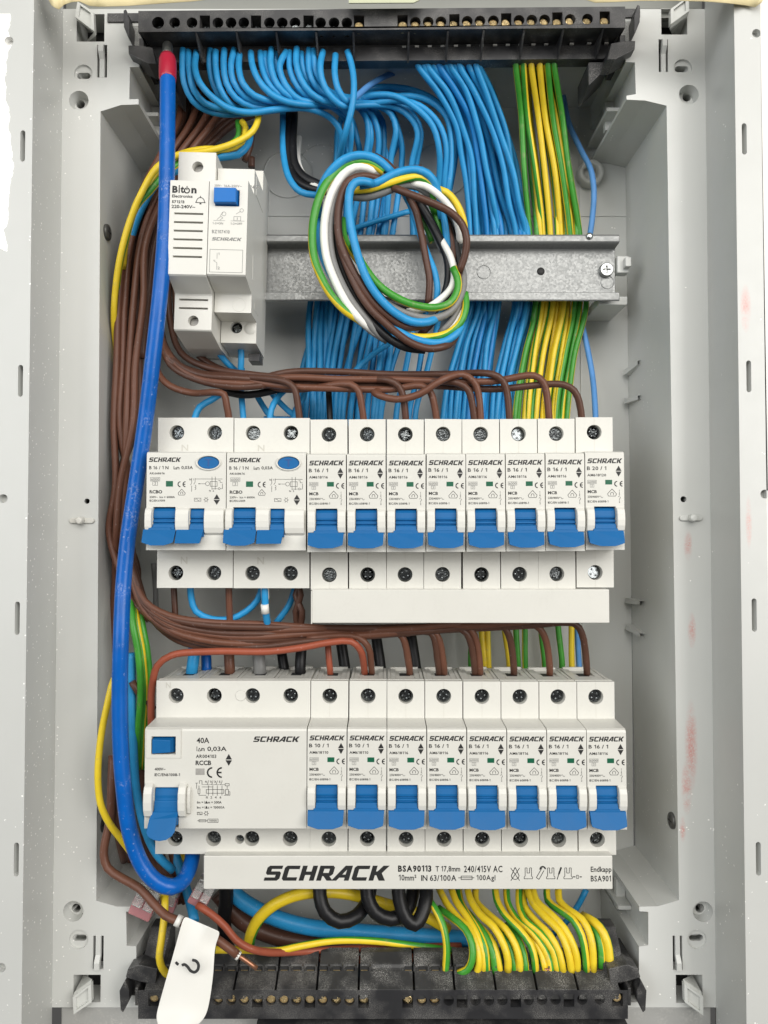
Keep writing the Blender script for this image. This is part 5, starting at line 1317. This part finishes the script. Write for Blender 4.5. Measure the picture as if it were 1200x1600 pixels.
# earth wires beside the cable at the top, in front of the browns
GL = 'yellow and green earth wire arching over the bell module'
W([(402,172,40),(404,182,38),(395,205,36),(365,224,34),(320,237,32),(275,243,34),(245,262,32),(222,300,30),(203,345,32),(188,400,34),(180,455,38),(178,500,42),(183,560,52),(190,640,60)], 1.6, 'gy_yellow', 'outermost '+GL, 'earth wires above the bell module', 'earth_wire', twist=.0004, phase=.62)
W([(378,190,44),(384,200,42),(378,222,40),(355,233,38),(320,233,36),(285,240,36),(255,258,36),(236,285,36),(216,312,32),(204,345,34),(196,380,38),(192,420,44)], 1.6, 'gy_yellow', 'innermost '+GL, 'earth wires above the bell module', 'earth_wire', twist=.0004, phase=.66)
W([(372,190,46),(372,215,44),(340,236,44),(290,250,40),(262,268,36),(235,298,34),(212,325,33),(198,370,36),(186,420,40),(181,470,44)], 1.6, 'gy', 'middle '+GL, 'earth wires above the bell module', 'earth_wire', twist=.0008, phase=.15)
W([(392,200,52),(388,225,48),(372,242,46),(345,246,46),(290,262,46),(250,282,44),(222,325,44),(204,380,48),(196,450,52)], 1.8, 'blue', 'blue wire arching behind the bell module with the earth wires', None, 'blue_wire')
brown([(394,205,56),(391,230,54),(382,252,54)], 'short brown wire beside the earth wires above the bell', None, 'brown', 1.6)
brown([(393,262,60),(393,246,60)], 'brown wire stub standing up behind the push button module', None, 'brown', 1.8)
for i in range(4):
    brown([(420+J(6)-14*i,170,70),(372-14*i,190,64),(332-8*i,222,60),(290-7*i,262,56),(258-4*i,320,52),(240-3*i,390,50),(232-3*i,470,48),(222-3*i,560,46)], 'brown wire slanting down behind the bell module', 'brown wires behind the bell module', 'brown')

# multicore cable ends and their coil in front of the bare rail
D0 = conv(200+200, 0, 1.0)
E0 = conv(0, 0, 2.0)
IN = 'insulated core coming down beside the bell before joining the coil'
W(E0([(880,300,60),(884,355,56),(884,440,50),(888,500,46),(905,560,42),(940,600,40),(1000,612,40)]), 1.7, 'blue', 'blue core running down beside the bell module into the coil', 'cores feeding the coil', 'coil_wire')
W(E0([(903,300,60),(903,360,56),(898,450,50),(905,520,46),(930,565,42),(975,590,40),(1020,600,40)]), 1.7, 'black', 'black core running down beside the bell module into the coil', 'cores feeding the coil', 'coil_wire')
W(E0([(915,300,62),(916,360,58),(912,450,52),(920,515,48),(945,552,46),(985,574,44),(1020,590,44)]), 2.6, 'black', 'stout black core running down into the coil', 'cores feeding the coil', 'coil_wire')
W(E0([(935,430,74),(930,480,66),(935,520,56),(955,555,48),(990,585,42),(1030,600,40)]), 1.6, 'white_wire', 'white core curving up to the coil from the back panel', 'cores feeding the coil', 'coil_wire')
W(E0([(895,480,62),(902,540,56),(930,580,50),(970,605,46),(1010,612,44)]), 1.8, 'grey', 'grey core beside the black core feeding the coil', 'cores feeding the coil', 'coil_wire')
Q = conv(470, 220, 4.286)
def coil(pts, mat, label, r=1.75, tw=.002, ph=.1):
    W(Q(pts), r, mat, label, 'wires of the coil', 'coil_wire', twist=tw, phase=ph, n=12, step=2.5)
coil([(560,165,40),(650,225,38),(760,190,36),(850,215,34),(905,290,34),(935,400,36),(960,520,38),(975,640,40),(985,740,42)], 'blue', 'light blue coil wire behind the top bend', 1.7)
coil([(500,105,42),(570,145,40),(640,205,38),(720,190,38),(810,185,38)], 'brown', 'brown coil wire peeking out behind the top bend')
coil([(250,420,42),(226,560,40),(240,740,38),(300,920,36),(390,1090,34),(500,1240,32),(600,1330,32),(700,1382,32),(830,1400,34)], 'black', 'black coil wire along the lower outside of the loop', 2.1)
coil([(340,960,42),(420,1120,40),(530,1230,40),(650,1290,40),(760,1310,42)], 'blue', 'light blue coil wire deep inside the lower bend', 1.6)
coil([(120,520,46),(125,640,44),(140,760,42),(200,900,40),(280,1020,40),(360,1120,40)], 'blue', 'light blue coil wire inside the green outer loop', 1.7)
coil([(280,520,44),(292,640,42),(330,730,40),(400,830,36),(450,880,34)], 'gy', 'green and yellow coil wire hidden behind the brown one', 1.6, .002, .4)
coil([(690,350,44),(745,460,44),(795,620,44),(850,760,42),(900,890,40),(915,1000,40),(905,1090,42)], 'blue', 'thin light blue coil wire down the middle of the loop', 1.6)
coil([(745,380,46),(790,480,46),(850,600,46),(880,680,46)], 'gy', 'short green and yellow coil wire in the middle of the loop', 1.5, .002, .2)
coil([(770,390,44),(840,510,44),(905,640,44),(950,740,43)], 'grey', 'grey coil wire slanting through the loop', 1.6)
coil([(720,370,40),(770,470,40),(806,620,40),(838,790,40),(862,930,40),(852,1100,42)], 'brown', 'brown coil wire hanging straight through the loop', 1.8)
coil([(790,400,40),(870,540,40),(940,680,40),(985,800,39),(988,940,40),(960,1050,42)], 'black', 'black coil wire slanting down through the loop', 2.2)
coil([(870,420,42),(905,500,42),(928,600,42),(940,650,42)], 'gy', 'green stretch of a coil wire in the upper bend', 1.8, .0, .25)
coil([(960,480,42),(985,560,42),(1010,700,42),(1020,800,42)], 'brown', 'brown coil wire behind the outer bend', 1.7)
coil([(1010,520,44),(1020,620,44),(1048,760,43),(1065,900,42),(1050,1040,42),(1010,1140,42)], 'black', 'black coil wire inside the outer bend', 2.1)
coil([(730,300,36),(800,315,36),(890,385,36),(965,450,38),(1030,530,40),(1070,640,42)], 'grey', 'grey coil wire under the white one in the outer bend', 1.8)
coil([(735,282,32),(830,302,31),(925,365,32),(1000,450,34),(1045,540,36),(1062,620,40),(1062,680,44)], 'white_wire', 'white coil wire over the outer bend', 1.75)
coil([(890,320,36),(975,345,35),(1045,425,36),(1085,520,37),(1097,600,40),(1085,660,44)], 'gy_yellow', 'yellow coil wire over the outer bend', 1.8, .0, .64)
coil([(335,372,36),(440,378,34),(560,342,32),(680,297,32),(780,305,33),(880,370,36)], 'grey', 'grey coil wire crossing under the yellow one at the top', 2.0)
coil([(342,332,32),(470,320,30),(600,282,29),(720,250,29),(800,245,30),(865,290,32),(895,400,36),(905,480,40)], 'gy', 'yellow and green coil wire crossing the top of the loop', 1.9, .0056, .70)
coil([(400,308,30),(510,282,28),(620,225,28),(700,200,28),(780,195,28),(860,232,29),(905,300,32),(925,400,36),(945,520,40)], 'blue', 'light blue coil wire crossing over the top of the loop', 2.0)
coil([(540,300,40),(600,312,34),(640,322,29),(740,362,27),(880,418,27),(1000,478,28),(1080,560,29),(1110,660,30),(1098,770,32),(1060,880,34)], 'brown', 'brown coil wire sweeping over the outer bend', 1.85)
coil([(1060,880,34),(1010,1010,40),(940,1140,44),(860,1240,46),(800,1300,46)], 'brown', 'brown coil wire dropping behind the grey lower bend', 1.8)
coil([(880,540,47),(925,625,43),(955,690,39),(998,765,37),(1027,880,36),(1010,980,36),(930,1065,36),(830,1125,36),(710,1145,37)], 'white_wire', 'white coil wire in the inner lower bend', 1.75)
coil([(560,1070,40),(680,1110,40),(790,1130,40),(860,1110,40)], 'black', 'black coil wire under the green inner bend', 2.2)
coil([(350,700,38),(390,780,34),(430,850,30),(520,965,29),(640,1050,29),(770,1102,29),(900,1117,30),(1000,1085,31),(1050,1000,32),(1050,920,33),(1020,850,34)], 'gy', 'green and yellow coil wire in the inner lower bend', 1.9, .0032, .15)
coil([(420,900,40),(490,1000,34),(600,1105,32),(730,1165,32),(880,1192,32),(1000,1145,33),(1070,1040,34),(1090,930,36),(1075,840,38)], 'grey', 'grey coil wire in the inner lower bend', 1.9)
coil([(400,1210,36),(480,1280,36),(560,1330,36)], 'grey', 'grey coil wire at the outer lower bend', 1.8)
coil([(1085,900,38),(1085,1000,37),(1060,1110,36),(1000,1220,36),(930,1290,37)], 'grey', 'grey coil wire rising in the outer lower bend', 1.8)
coil([(1075,1080,37),(1060,1180,36),(1000,1270,36),(900,1330,36),(800,1340,37)], 'white_wire', 'white coil wire glimpsed in the outer lower bend', 1.4)
coil([(500,1180,40),(560,1225,36),(640,1285,34),(740,1310,33),(860,1315,33),(980,1290,33),(1070,1215,33),(1105,1110,34),(1100,1020,36)], 'gy', 'green and yellow coil wire along the outer lower bend', 1.8, .0065, .72)
coil([(480,1180,40),(560,1230,34),(640,1270,31),(740,1320,31),(860,1352,31),(960,1345,32),(1050,1285,33),(1080,1220,36)], 'blue', 'light blue coil wire along the outer lower bend', 1.9)
coil([(250,560,31),(262,690,30),(310,840,29),(400,1030,28),(480,1140,28),(560,1215,28),(640,1285,28),(740,1355,28),(860,1392,29),(960,1378,31),(1010,1350,36),(1040,1300,42)], 'brown', 'brown coil wire along the lowest bend', 1.9)
coil([(530,258,30),(420,238,29),(325,268,29),(275,360,28),(250,500,28),(258,650,28),(310,790,28),(400,960,28),(490,1090,29),(590,1180,30),(700,1245,31),(830,1240,34)], 'brown', 'brown coil wire through the inner side of the loop', 1.95)
coil([(580,238,32),(470,212,31),(390,200,30),(310,235,30),(245,330,30),(205,470,30),(192,620,30),(210,790,30),(270,950,30),(350,1090,30),(430,1190,31),(520,1290,33),(580,1340,35)], 'grey', 'grey coil wire beside the white one', 2.0)
coil([(640,262,42),(560,228,36),(500,205,31),(440,180,29),(360,178,28),(280,230,28),(210,340,28),(168,480,28),(155,620,28),(172,780,28),(225,930,28),(300,1075,29),(380,1180,30),(480,1265,34),(560,1325,38)], 'white_wire', 'white coil wire inside the green outer loop', 2.0)
coil([(555,212,30),(490,160,29),(410,138,28),(320,155,28),(220,225,28),(140,340,27),(92,490,27),(76,640,27),(90,790,27),(130,900,27),(200,1030,28),(300,1140,29),(390,1200,32),(470,1260,37)], 'gy', 'green and yellow outermost wire of the coil', 2.0, .0042, .05)
coil([(610,215,30),(540,145,28),(470,108,27),(380,98,26),(290,125,26),(200,205,27),(140,310,30),(120,400,36),(115,500,42)], 'blue', 'light blue coil wire arching over the top of the loop', 2.1)
coil([(480,288,27),(420,272,25),(365,280,24),(330,330,24),(322,430,24),(338,580,24),(380,760,24),(440,920,25),(520,1045,26),(630,1150,27),(740,1210,28),(850,1213,30),(930,1175,34),(1000,1110,38)], 'blue', 'light blue frontmost wire of the coil', 2.05)

# lower left: tails, connectors and the tag
W([(186,1052,18),(178,1062,16),(168,1100,14),(158,1150,14),(153,1210,14),(157,1255,15),(170,1285,17),(190,1312,20),(215,1345,26),(240,1375,30),(255,1400,30),(258,1420,28)], 1.6, 'gy_yellow', 'yellow earth wire bowing out beside the thick blue cable', 'loose earth wires at the bottom', 'earth_wire', twist=.0, phase=.66)
W([(258,1400,28),(257,1430,24),(252,1470,20),(249,1495,18),(253,1512,19),(264,1524,24),(275,1528,28)], 1.7, 'gy_yellow', 'yellow earth wire hooking into the lower bar beside the label', 'loose earth wires at the bottom', 'earth_wire', twist=.0, phase=.66)
for x0, d, ph in ((208, 28, .25), (214, 30, .1), (222, 32, .3)):
    W([(x0-4,930,d+8),(x0,975,d),(x0+8,1020,d),(x0+12,1080,d+2),(x0+8,1140,d+6),(x0+4,1200,d+14)], 1.7, 'gy', '%s green earth wire from the thick blue cable, beside the residual current device' % ORD[(x0-206)//6], 'green earth wires beside the cable', 'earth_wire', twist=.0006, phase=ph)
W([(206,1020,34),(206,1080,34),(208,1160,34),(214,1240,34),(228,1300,32),(245,1335,32),(270,1360,36)], 2.0, 'blue', 'blue wire hidden behind the thick blue cable', None, 'blue_wire')
brown([(206,1065,30),(222,1090,32),(240,1108,36)], 'dark brown wire crossing behind the orange wire', None, 'brown', 1.7)
for i in range(4):
    brown([(213+3*i,1150,48),(216+4*i,1230,48),(224+6*i,1300,46),(240+7*i,1360,46),(262+9*i,1410,50)], 'brown wire behind the thick blue cable at the lower corner', 'brown wires at the lower corner', 'brown')
brown([(176,1180,30),(174,1230,26),(172,1280,24),(165,1312,22),(162,1335,21),(168,1356,20),(190,1372,18),(218,1388,16),(240,1412,13),(258,1430,11),(279,1439,9),(300,1446,9),(345,1472,8),(372,1493,8)], 'loose brown wire carrying the white question mark label', None, 'brown_warm', 1.95)
W([(371,1492,8),(386,1502,8.5),(401,1513,9)], 1.05, 'copper', 'bare copper end of the labelled brown wire', None, 'copper_core')
k = MB(); a, c = Vector(P(370.5, 1492, 8)), Vector(P(373.5, 1494.2, 8)); k.tube([Vector((0, 0, 0)), c-a], 1.98, 12)
tag(k.build('white_ring', M['label'], None, a, fix=False), 'thin white ring where the labelled brown wire is stripped', 'wire ring', 'white rings on the labelled wire')
k = MB(); a, c = Vector(P(275, 1437, 9)), Vector(P(283, 1441, 9)); k.tube([Vector((0, 0, 0)), c-a], 2.6, 14)
tag(k.build('white_ring', M['label'], None, a, fix=False), 'white sleeve where the brown wire enters the question mark label', 'wire ring', 'white rings on the labelled wire')
brown([(180,1180,32),(180,1240,30),(183,1290,30),(188,1320,34),(194,1345,40)], 'short brown wire tail beside the wall screw at the bottom', None, 'brown', 1.9)
brown([(240,1180,56),(258,1290,52),(272,1350,50),(282,1410,52)], 'brown wire behind the connector by the lower corner', None, 'brown_warm', 1.7)
W([(272,1330,52),(288,1380,46),(300,1420,40),(304,1440,36)], 2.4, 'blue', 'blue wire passing down behind the cable loop', None, 'blue_wire')
W([(275,1320,56),(290,1350,52),(300,1375,50)], 1.7, 'gy_yellow', 'yellow wire end behind the cable loop', None, 'earth_wire')
brown([(308,1414,24),(330,1428,22),(352,1448,21),(368,1468,20),(388,1481,20),(420,1488,26),(480,1486,38),(560,1482,47),(640,1480,54),(720,1478,60)], 'red brown wire leaving the pink connector and running over the lower bar', None, 'orange', 1.75)
def connector(px, py, y, ang, w_, h_, label):
    c = P(px, py, y); o = empty('wire_connector', c, R(ang)); tag(o, label, 'wire connector', 'clear wire connectors')
    k = MB(); k.box(-w_, w_, -4, 4, -h_, h_*.15); k.build('pink_housing', M['pink_clear'], o, bevel=.7)
    k = MB(); k.box(-w_, w_, -3.9, 3.9, h_*.17, h_); k.build('clear_housing', M['clear'], o, bevel=.6)
    k = MB()
    for i in range(3):
        x = -w_*.62+i*w_*.62; k.box(x-w_*.2, x+w_*.2, -2.4, 2.4, h_*.2, h_*.85); k.box(x-w_*.16, x+w_*.16, -3.2, -2.5, -h_*.8, h_*.1)
    k.build('spring_clamp', M['screw_bright'], o, bevel=.2)
    for i in range(2):
        x = -w_*.5+i*w_; l = MB(); l.box(x-w_*.42, x+w_*.42, -6.2, -4.3, -h_*.3, h_*.9); l.build('lever', M['clear'], o, bevel=.4)
connector(318, 1392, 30, 28, 4.6, 6.5, 'pink and clear wire connector beside the end of the long busbar cover')
connector(230, 1404, 30, 24, 5.5, 8, 'pink clear wire connector half hidden behind the brown wire at the lower corner')
connector(262, 1398, 40, 15, 5.5, 7, 'clear wire connector under the bottom of the thick cable loop')

# question mark label
Lf = [(287,1430.5),(281,1452),(272,1485),(262,1520),(252,1555),(245,1580),(243,1592),(248,1608)]
Rt = [(345.5,1456),(337,1475),(335,1490),(334,1520),(330,1550),(326,1575),(320,1592),(305,1606)]
rows = []
for i, (l, r_) in enumerate(zip(Lf, Rt)):
    t = i/(len(Lf)-1.0); row = []
    for j in range(9):
        u = j/8.0; y = lerp(5, -6, t) + 1.6*math.sin(u*3.1)*(1-t) - (1.8 if (i == 0 and j > 4) else 0) + (1.0*math.sin(u*7+1)*(1 if i < 3 else .2)) - 1.2*math.sin(u*3.14)*t
        row.append(P(lerp(l[0], r_[0], u), lerp(l[1], r_[1], u), y))
    rows.append(row)
o0 = rows[0][0]
rows2 = [[(p[0]-o0[0], p[1]-o0[1], p[2]-o0[2]) for p in r] for r in rows]
lb = sheet('wire_label', rows2, M['label'], .35); lb.location = Vector(o0)*S
lb.modifiers.new('soft', 'SUBSURF').render_levels = 2; lb.modifiers['soft'].levels = 2
tag(lb, 'white folded tape label with a handwritten black question mark hanging over the lower bar', 'label')
def stroke(pts, wd):
    k = MB(); q = spline([(x, 0, z) for x, z in pts], 1.0); n = len(q)
    for i, p in enumerate(q):
        d = (q[min(i+1, n-1)]-q[max(i-1, 0)]).normalized(); nx, nz = -d.z, d.x
        ww = wd*(1 if 0 < i < n-1 else .7)
        for s_ in (-1, 1):
            X, Z = p.x+nx*ww*s_, p.z+nz*ww*s_
            t = max(0, min(1, (Z-1430)/165.0)); k.v.append(Vector(P(X, Z, lerp(5, -6, t)-2.6))-Vector(o0))
    for i in range(n-1): k.face((2*i, 2*i+1, 2*i+3, 2*i+2))
    return k
k = stroke([(284,1508.5),(288,1507),(293,1510.5),(298,1517),(304,1519),(309,1515),(310,1507),(306,1501.5),(300,1500)], 2.3)
k.add(stroke([(274.5,1503),(277,1506),(279,1507.5)], 2.3)); k.build('question_mark', M['ink'], lb, fix=False)

# bottom: heavy supply cables, black loops, earth fan
W([(345,1370,62),(372,1402,60),(420,1430,58),(480,1448,58),(560,1456,60),(640,1462,62),(760,1468,66)], 4.0, 'blue', 'heavy light blue cable lying across the enclosure floor', None, 'heavy_cable', n=16, cat='cable')
W([(340,1395,66),(380,1440,66),(440,1466,66),(520,1474,66),(640,1478,68),(760,1482,70)], 4.2, 'brown', 'heavy brown cable lying below the blue one', None, 'heavy_cable', n=16, cat='cable')
W([(352,1370,52),(354,1400,54),(350,1440,60),(356,1480,66)], 3.6, 'black', 'heavy black cable hanging behind the label', None, 'heavy_cable', n=16, cat='cable')
W([(389,1476,50),(392,1460,46),(404,1436,42),(428,1414,40),(458,1400,40),(492,1394,42),(540,1396,46),(600,1412,50),(660,1430,54),(700,1452,58)], 2.9, 'gy', 'stout green and yellow earth cable arching below the busbar cover', None, 'earth_wire', twist=.0, phase=.9)
W([(336,1484,22),(380,1484,26),(430,1486,30),(470,1478,34),(520,1470,38),(580,1470,42),(650,1478,46),(740,1490,50)], 1.7, 'gy', 'green and yellow wire running along the back edge of the lower bar', None, 'earth_wire', twist=-.003, phase=.85)
brown([(480,1496,44),(600,1500,46),(690,1492,48),(760,1484,54)], 'red brown wire lying along the back edge of the lower bar', None, 'orange', 2.0)
for pts in ([(499,1370,40),(500,1400,36),(508,1425,34),(530,1440,34),(556,1432,38),(574,1408,46),(580,1380,54)], [(572,1370,40),(574,1400,38),(586,1425,36),(610,1436,36),(634,1425,40),(644,1400,46),(648,1370,54)], [(622,1370,38),(624,1405,36),(634,1434,34),(648,1444,34),(658,1432,36),(666,1404,40),(664,1370,48)]):
    W(pts, 3.4, 'black', '%s black cable loop below the busbar cover from the question mark label' % ('first' if pts[0][0] < 510 else 'second' if pts[0][0] < 600 else 'third'), 'black cable loops below the busbar cover', 'black_cable', n=16, cat='cable')
F0 = conv(640, 1380, 3.333)
fan = [
 ([(85,70,44),(130,130,38),(170,210,34),(192,320,31),(186,468,30)], 'gy', .55),
 ([(150,130,46),(220,180,40),(290,240,34),(325,320,30),(325,400,28),(300,450,28),(255,470,29)], 'gy', .45),
 ([(150,20,56),(190,100,50),(260,190,42),(320,250,36),(355,340,31),(362,420,29),(345,472,30)], 'gy_yellow', .66),
 ([(215,20,56),(240,90,50),(300,180,42),(350,270,35),(380,370,31),(385,466,30)], 'gy_yellow', .64),
 ([(255,20,60),(265,90,54),(300,160,46),(350,240,38),(392,340,32),(402,466,30)], 'gy', .05),
 ([(300,150,50),(350,210,42),(400,280,36),(432,360,32),(448,470,30)], 'gy', .27),
 ([(330,200,48),(390,250,40),(440,320,34),(462,400,31),(472,466,30)], 'gy', .8),
 ([(300,20,56),(315,80,50),(365,160,42),(440,230,34),(490,320,30),(512,400,28.5),(512,456,29)], 'gy_yellow', .64),
 ([(440,220,46),(490,270,38),(530,360,33),(545,470,30)], 'gy', .27),
 ([(345,20,60),(345,90,54),(420,170,44),(500,240,36),(550,320,32),(572,400,30),(575,466,30)], 'gy_yellow', .5),
 ([(500,220,46),(560,280,38),(595,370,33),(606,470,30)], 'gy', .27),
 ([(445,20,56),(455,90,50),(500,170,42),(570,240,36),(630,320,32),(652,400,30),(656,464,30)], 'gy', .9),
 ([(590,250,44),(640,290,37),(685,370,33),(708,464,30)], 'gy', .05),
 ([(505,20,58),(510,100,52),(560,190,44),(640,260,37),(700,340,33),(728,410,31),(735,468,30)], 'gy', .45),
 ([(570,20,56),(570,110,50),(600,190,42),(680,260,36),(745,350,32),(770,460,30)], 'gy', .45),
 ([(590,20,58),(600,120,50),(660,200,42),(730,270,35),(780,360,31),(800,462,29.5)], 'gy', .6),
 ([(610,20,54),(640,100,48),(710,180,40),(780,250,34),(820,340,30),(838,420,29),(842,460,29.5)], 'gy_yellow', .66),
 ([(640,20,54),(660,90,48),(740,165,40),(810,240,34),(855,330,30.5),(872,400,29.5),(872,460,30)], 'gy_yellow', .62),
 ([(715,20,56),(720,90,50),(780,140,42),(850,190,36),(895,270,32),(915,370,30),(922,456,29.5)], 'gy', .9),
 ([(775,20,54),(780,90,48),(830,140,42),(900,190,36),(940,270,32),(955,360,30),(956,458,29.5)], 'gy_yellow', .64),
 ([(880,180,46),(950,220,38),(985,290,33),(998,360,31),(1000,440,30)], 'gy', .27),
 ([(900,170,44),(965,205,37),(1010,260,33),(1035,340,31),(1042,430,29.5)], 'gy_yellow', .66),
]
for i, (pts, mt, ph) in enumerate(fan):
    r = 2.2 if i == len(fan)-1 else 1.78
    W(F0(pts), r, mt, '%s earth wire from the black cable loops, bending into the lower bar' % ORD[i], 'earth wires ending in the lower bar', 'earth_wire', twist=.0002*(i % 3-1), phase=ph)
for q, (x, y) in enumerate(((793, 1519), (856, 1518), (918, 1518), (948, 1514))):
    k = MB(); c = P(x, y, 29)
    for d in (-1.1, -.3, .5, 1.2): k.tube([(d, 0, 1.5), (d*1.3, .4, -1.2-.3*(d > 0))], .42, 6)
    tag(k.build('copper_strands', M['copper'], None, c), 'bare copper strands where an earth wire enters the lower bar', 'copper strands', 'copper strands at the lower bar')
W([(916,1390,74),(900,1420,74),(880,1445,72),(862,1462,70)], 1.6, 'blue', 'blue wire slanting down behind the earth wires at the lower bar', None, 'blue_wire')
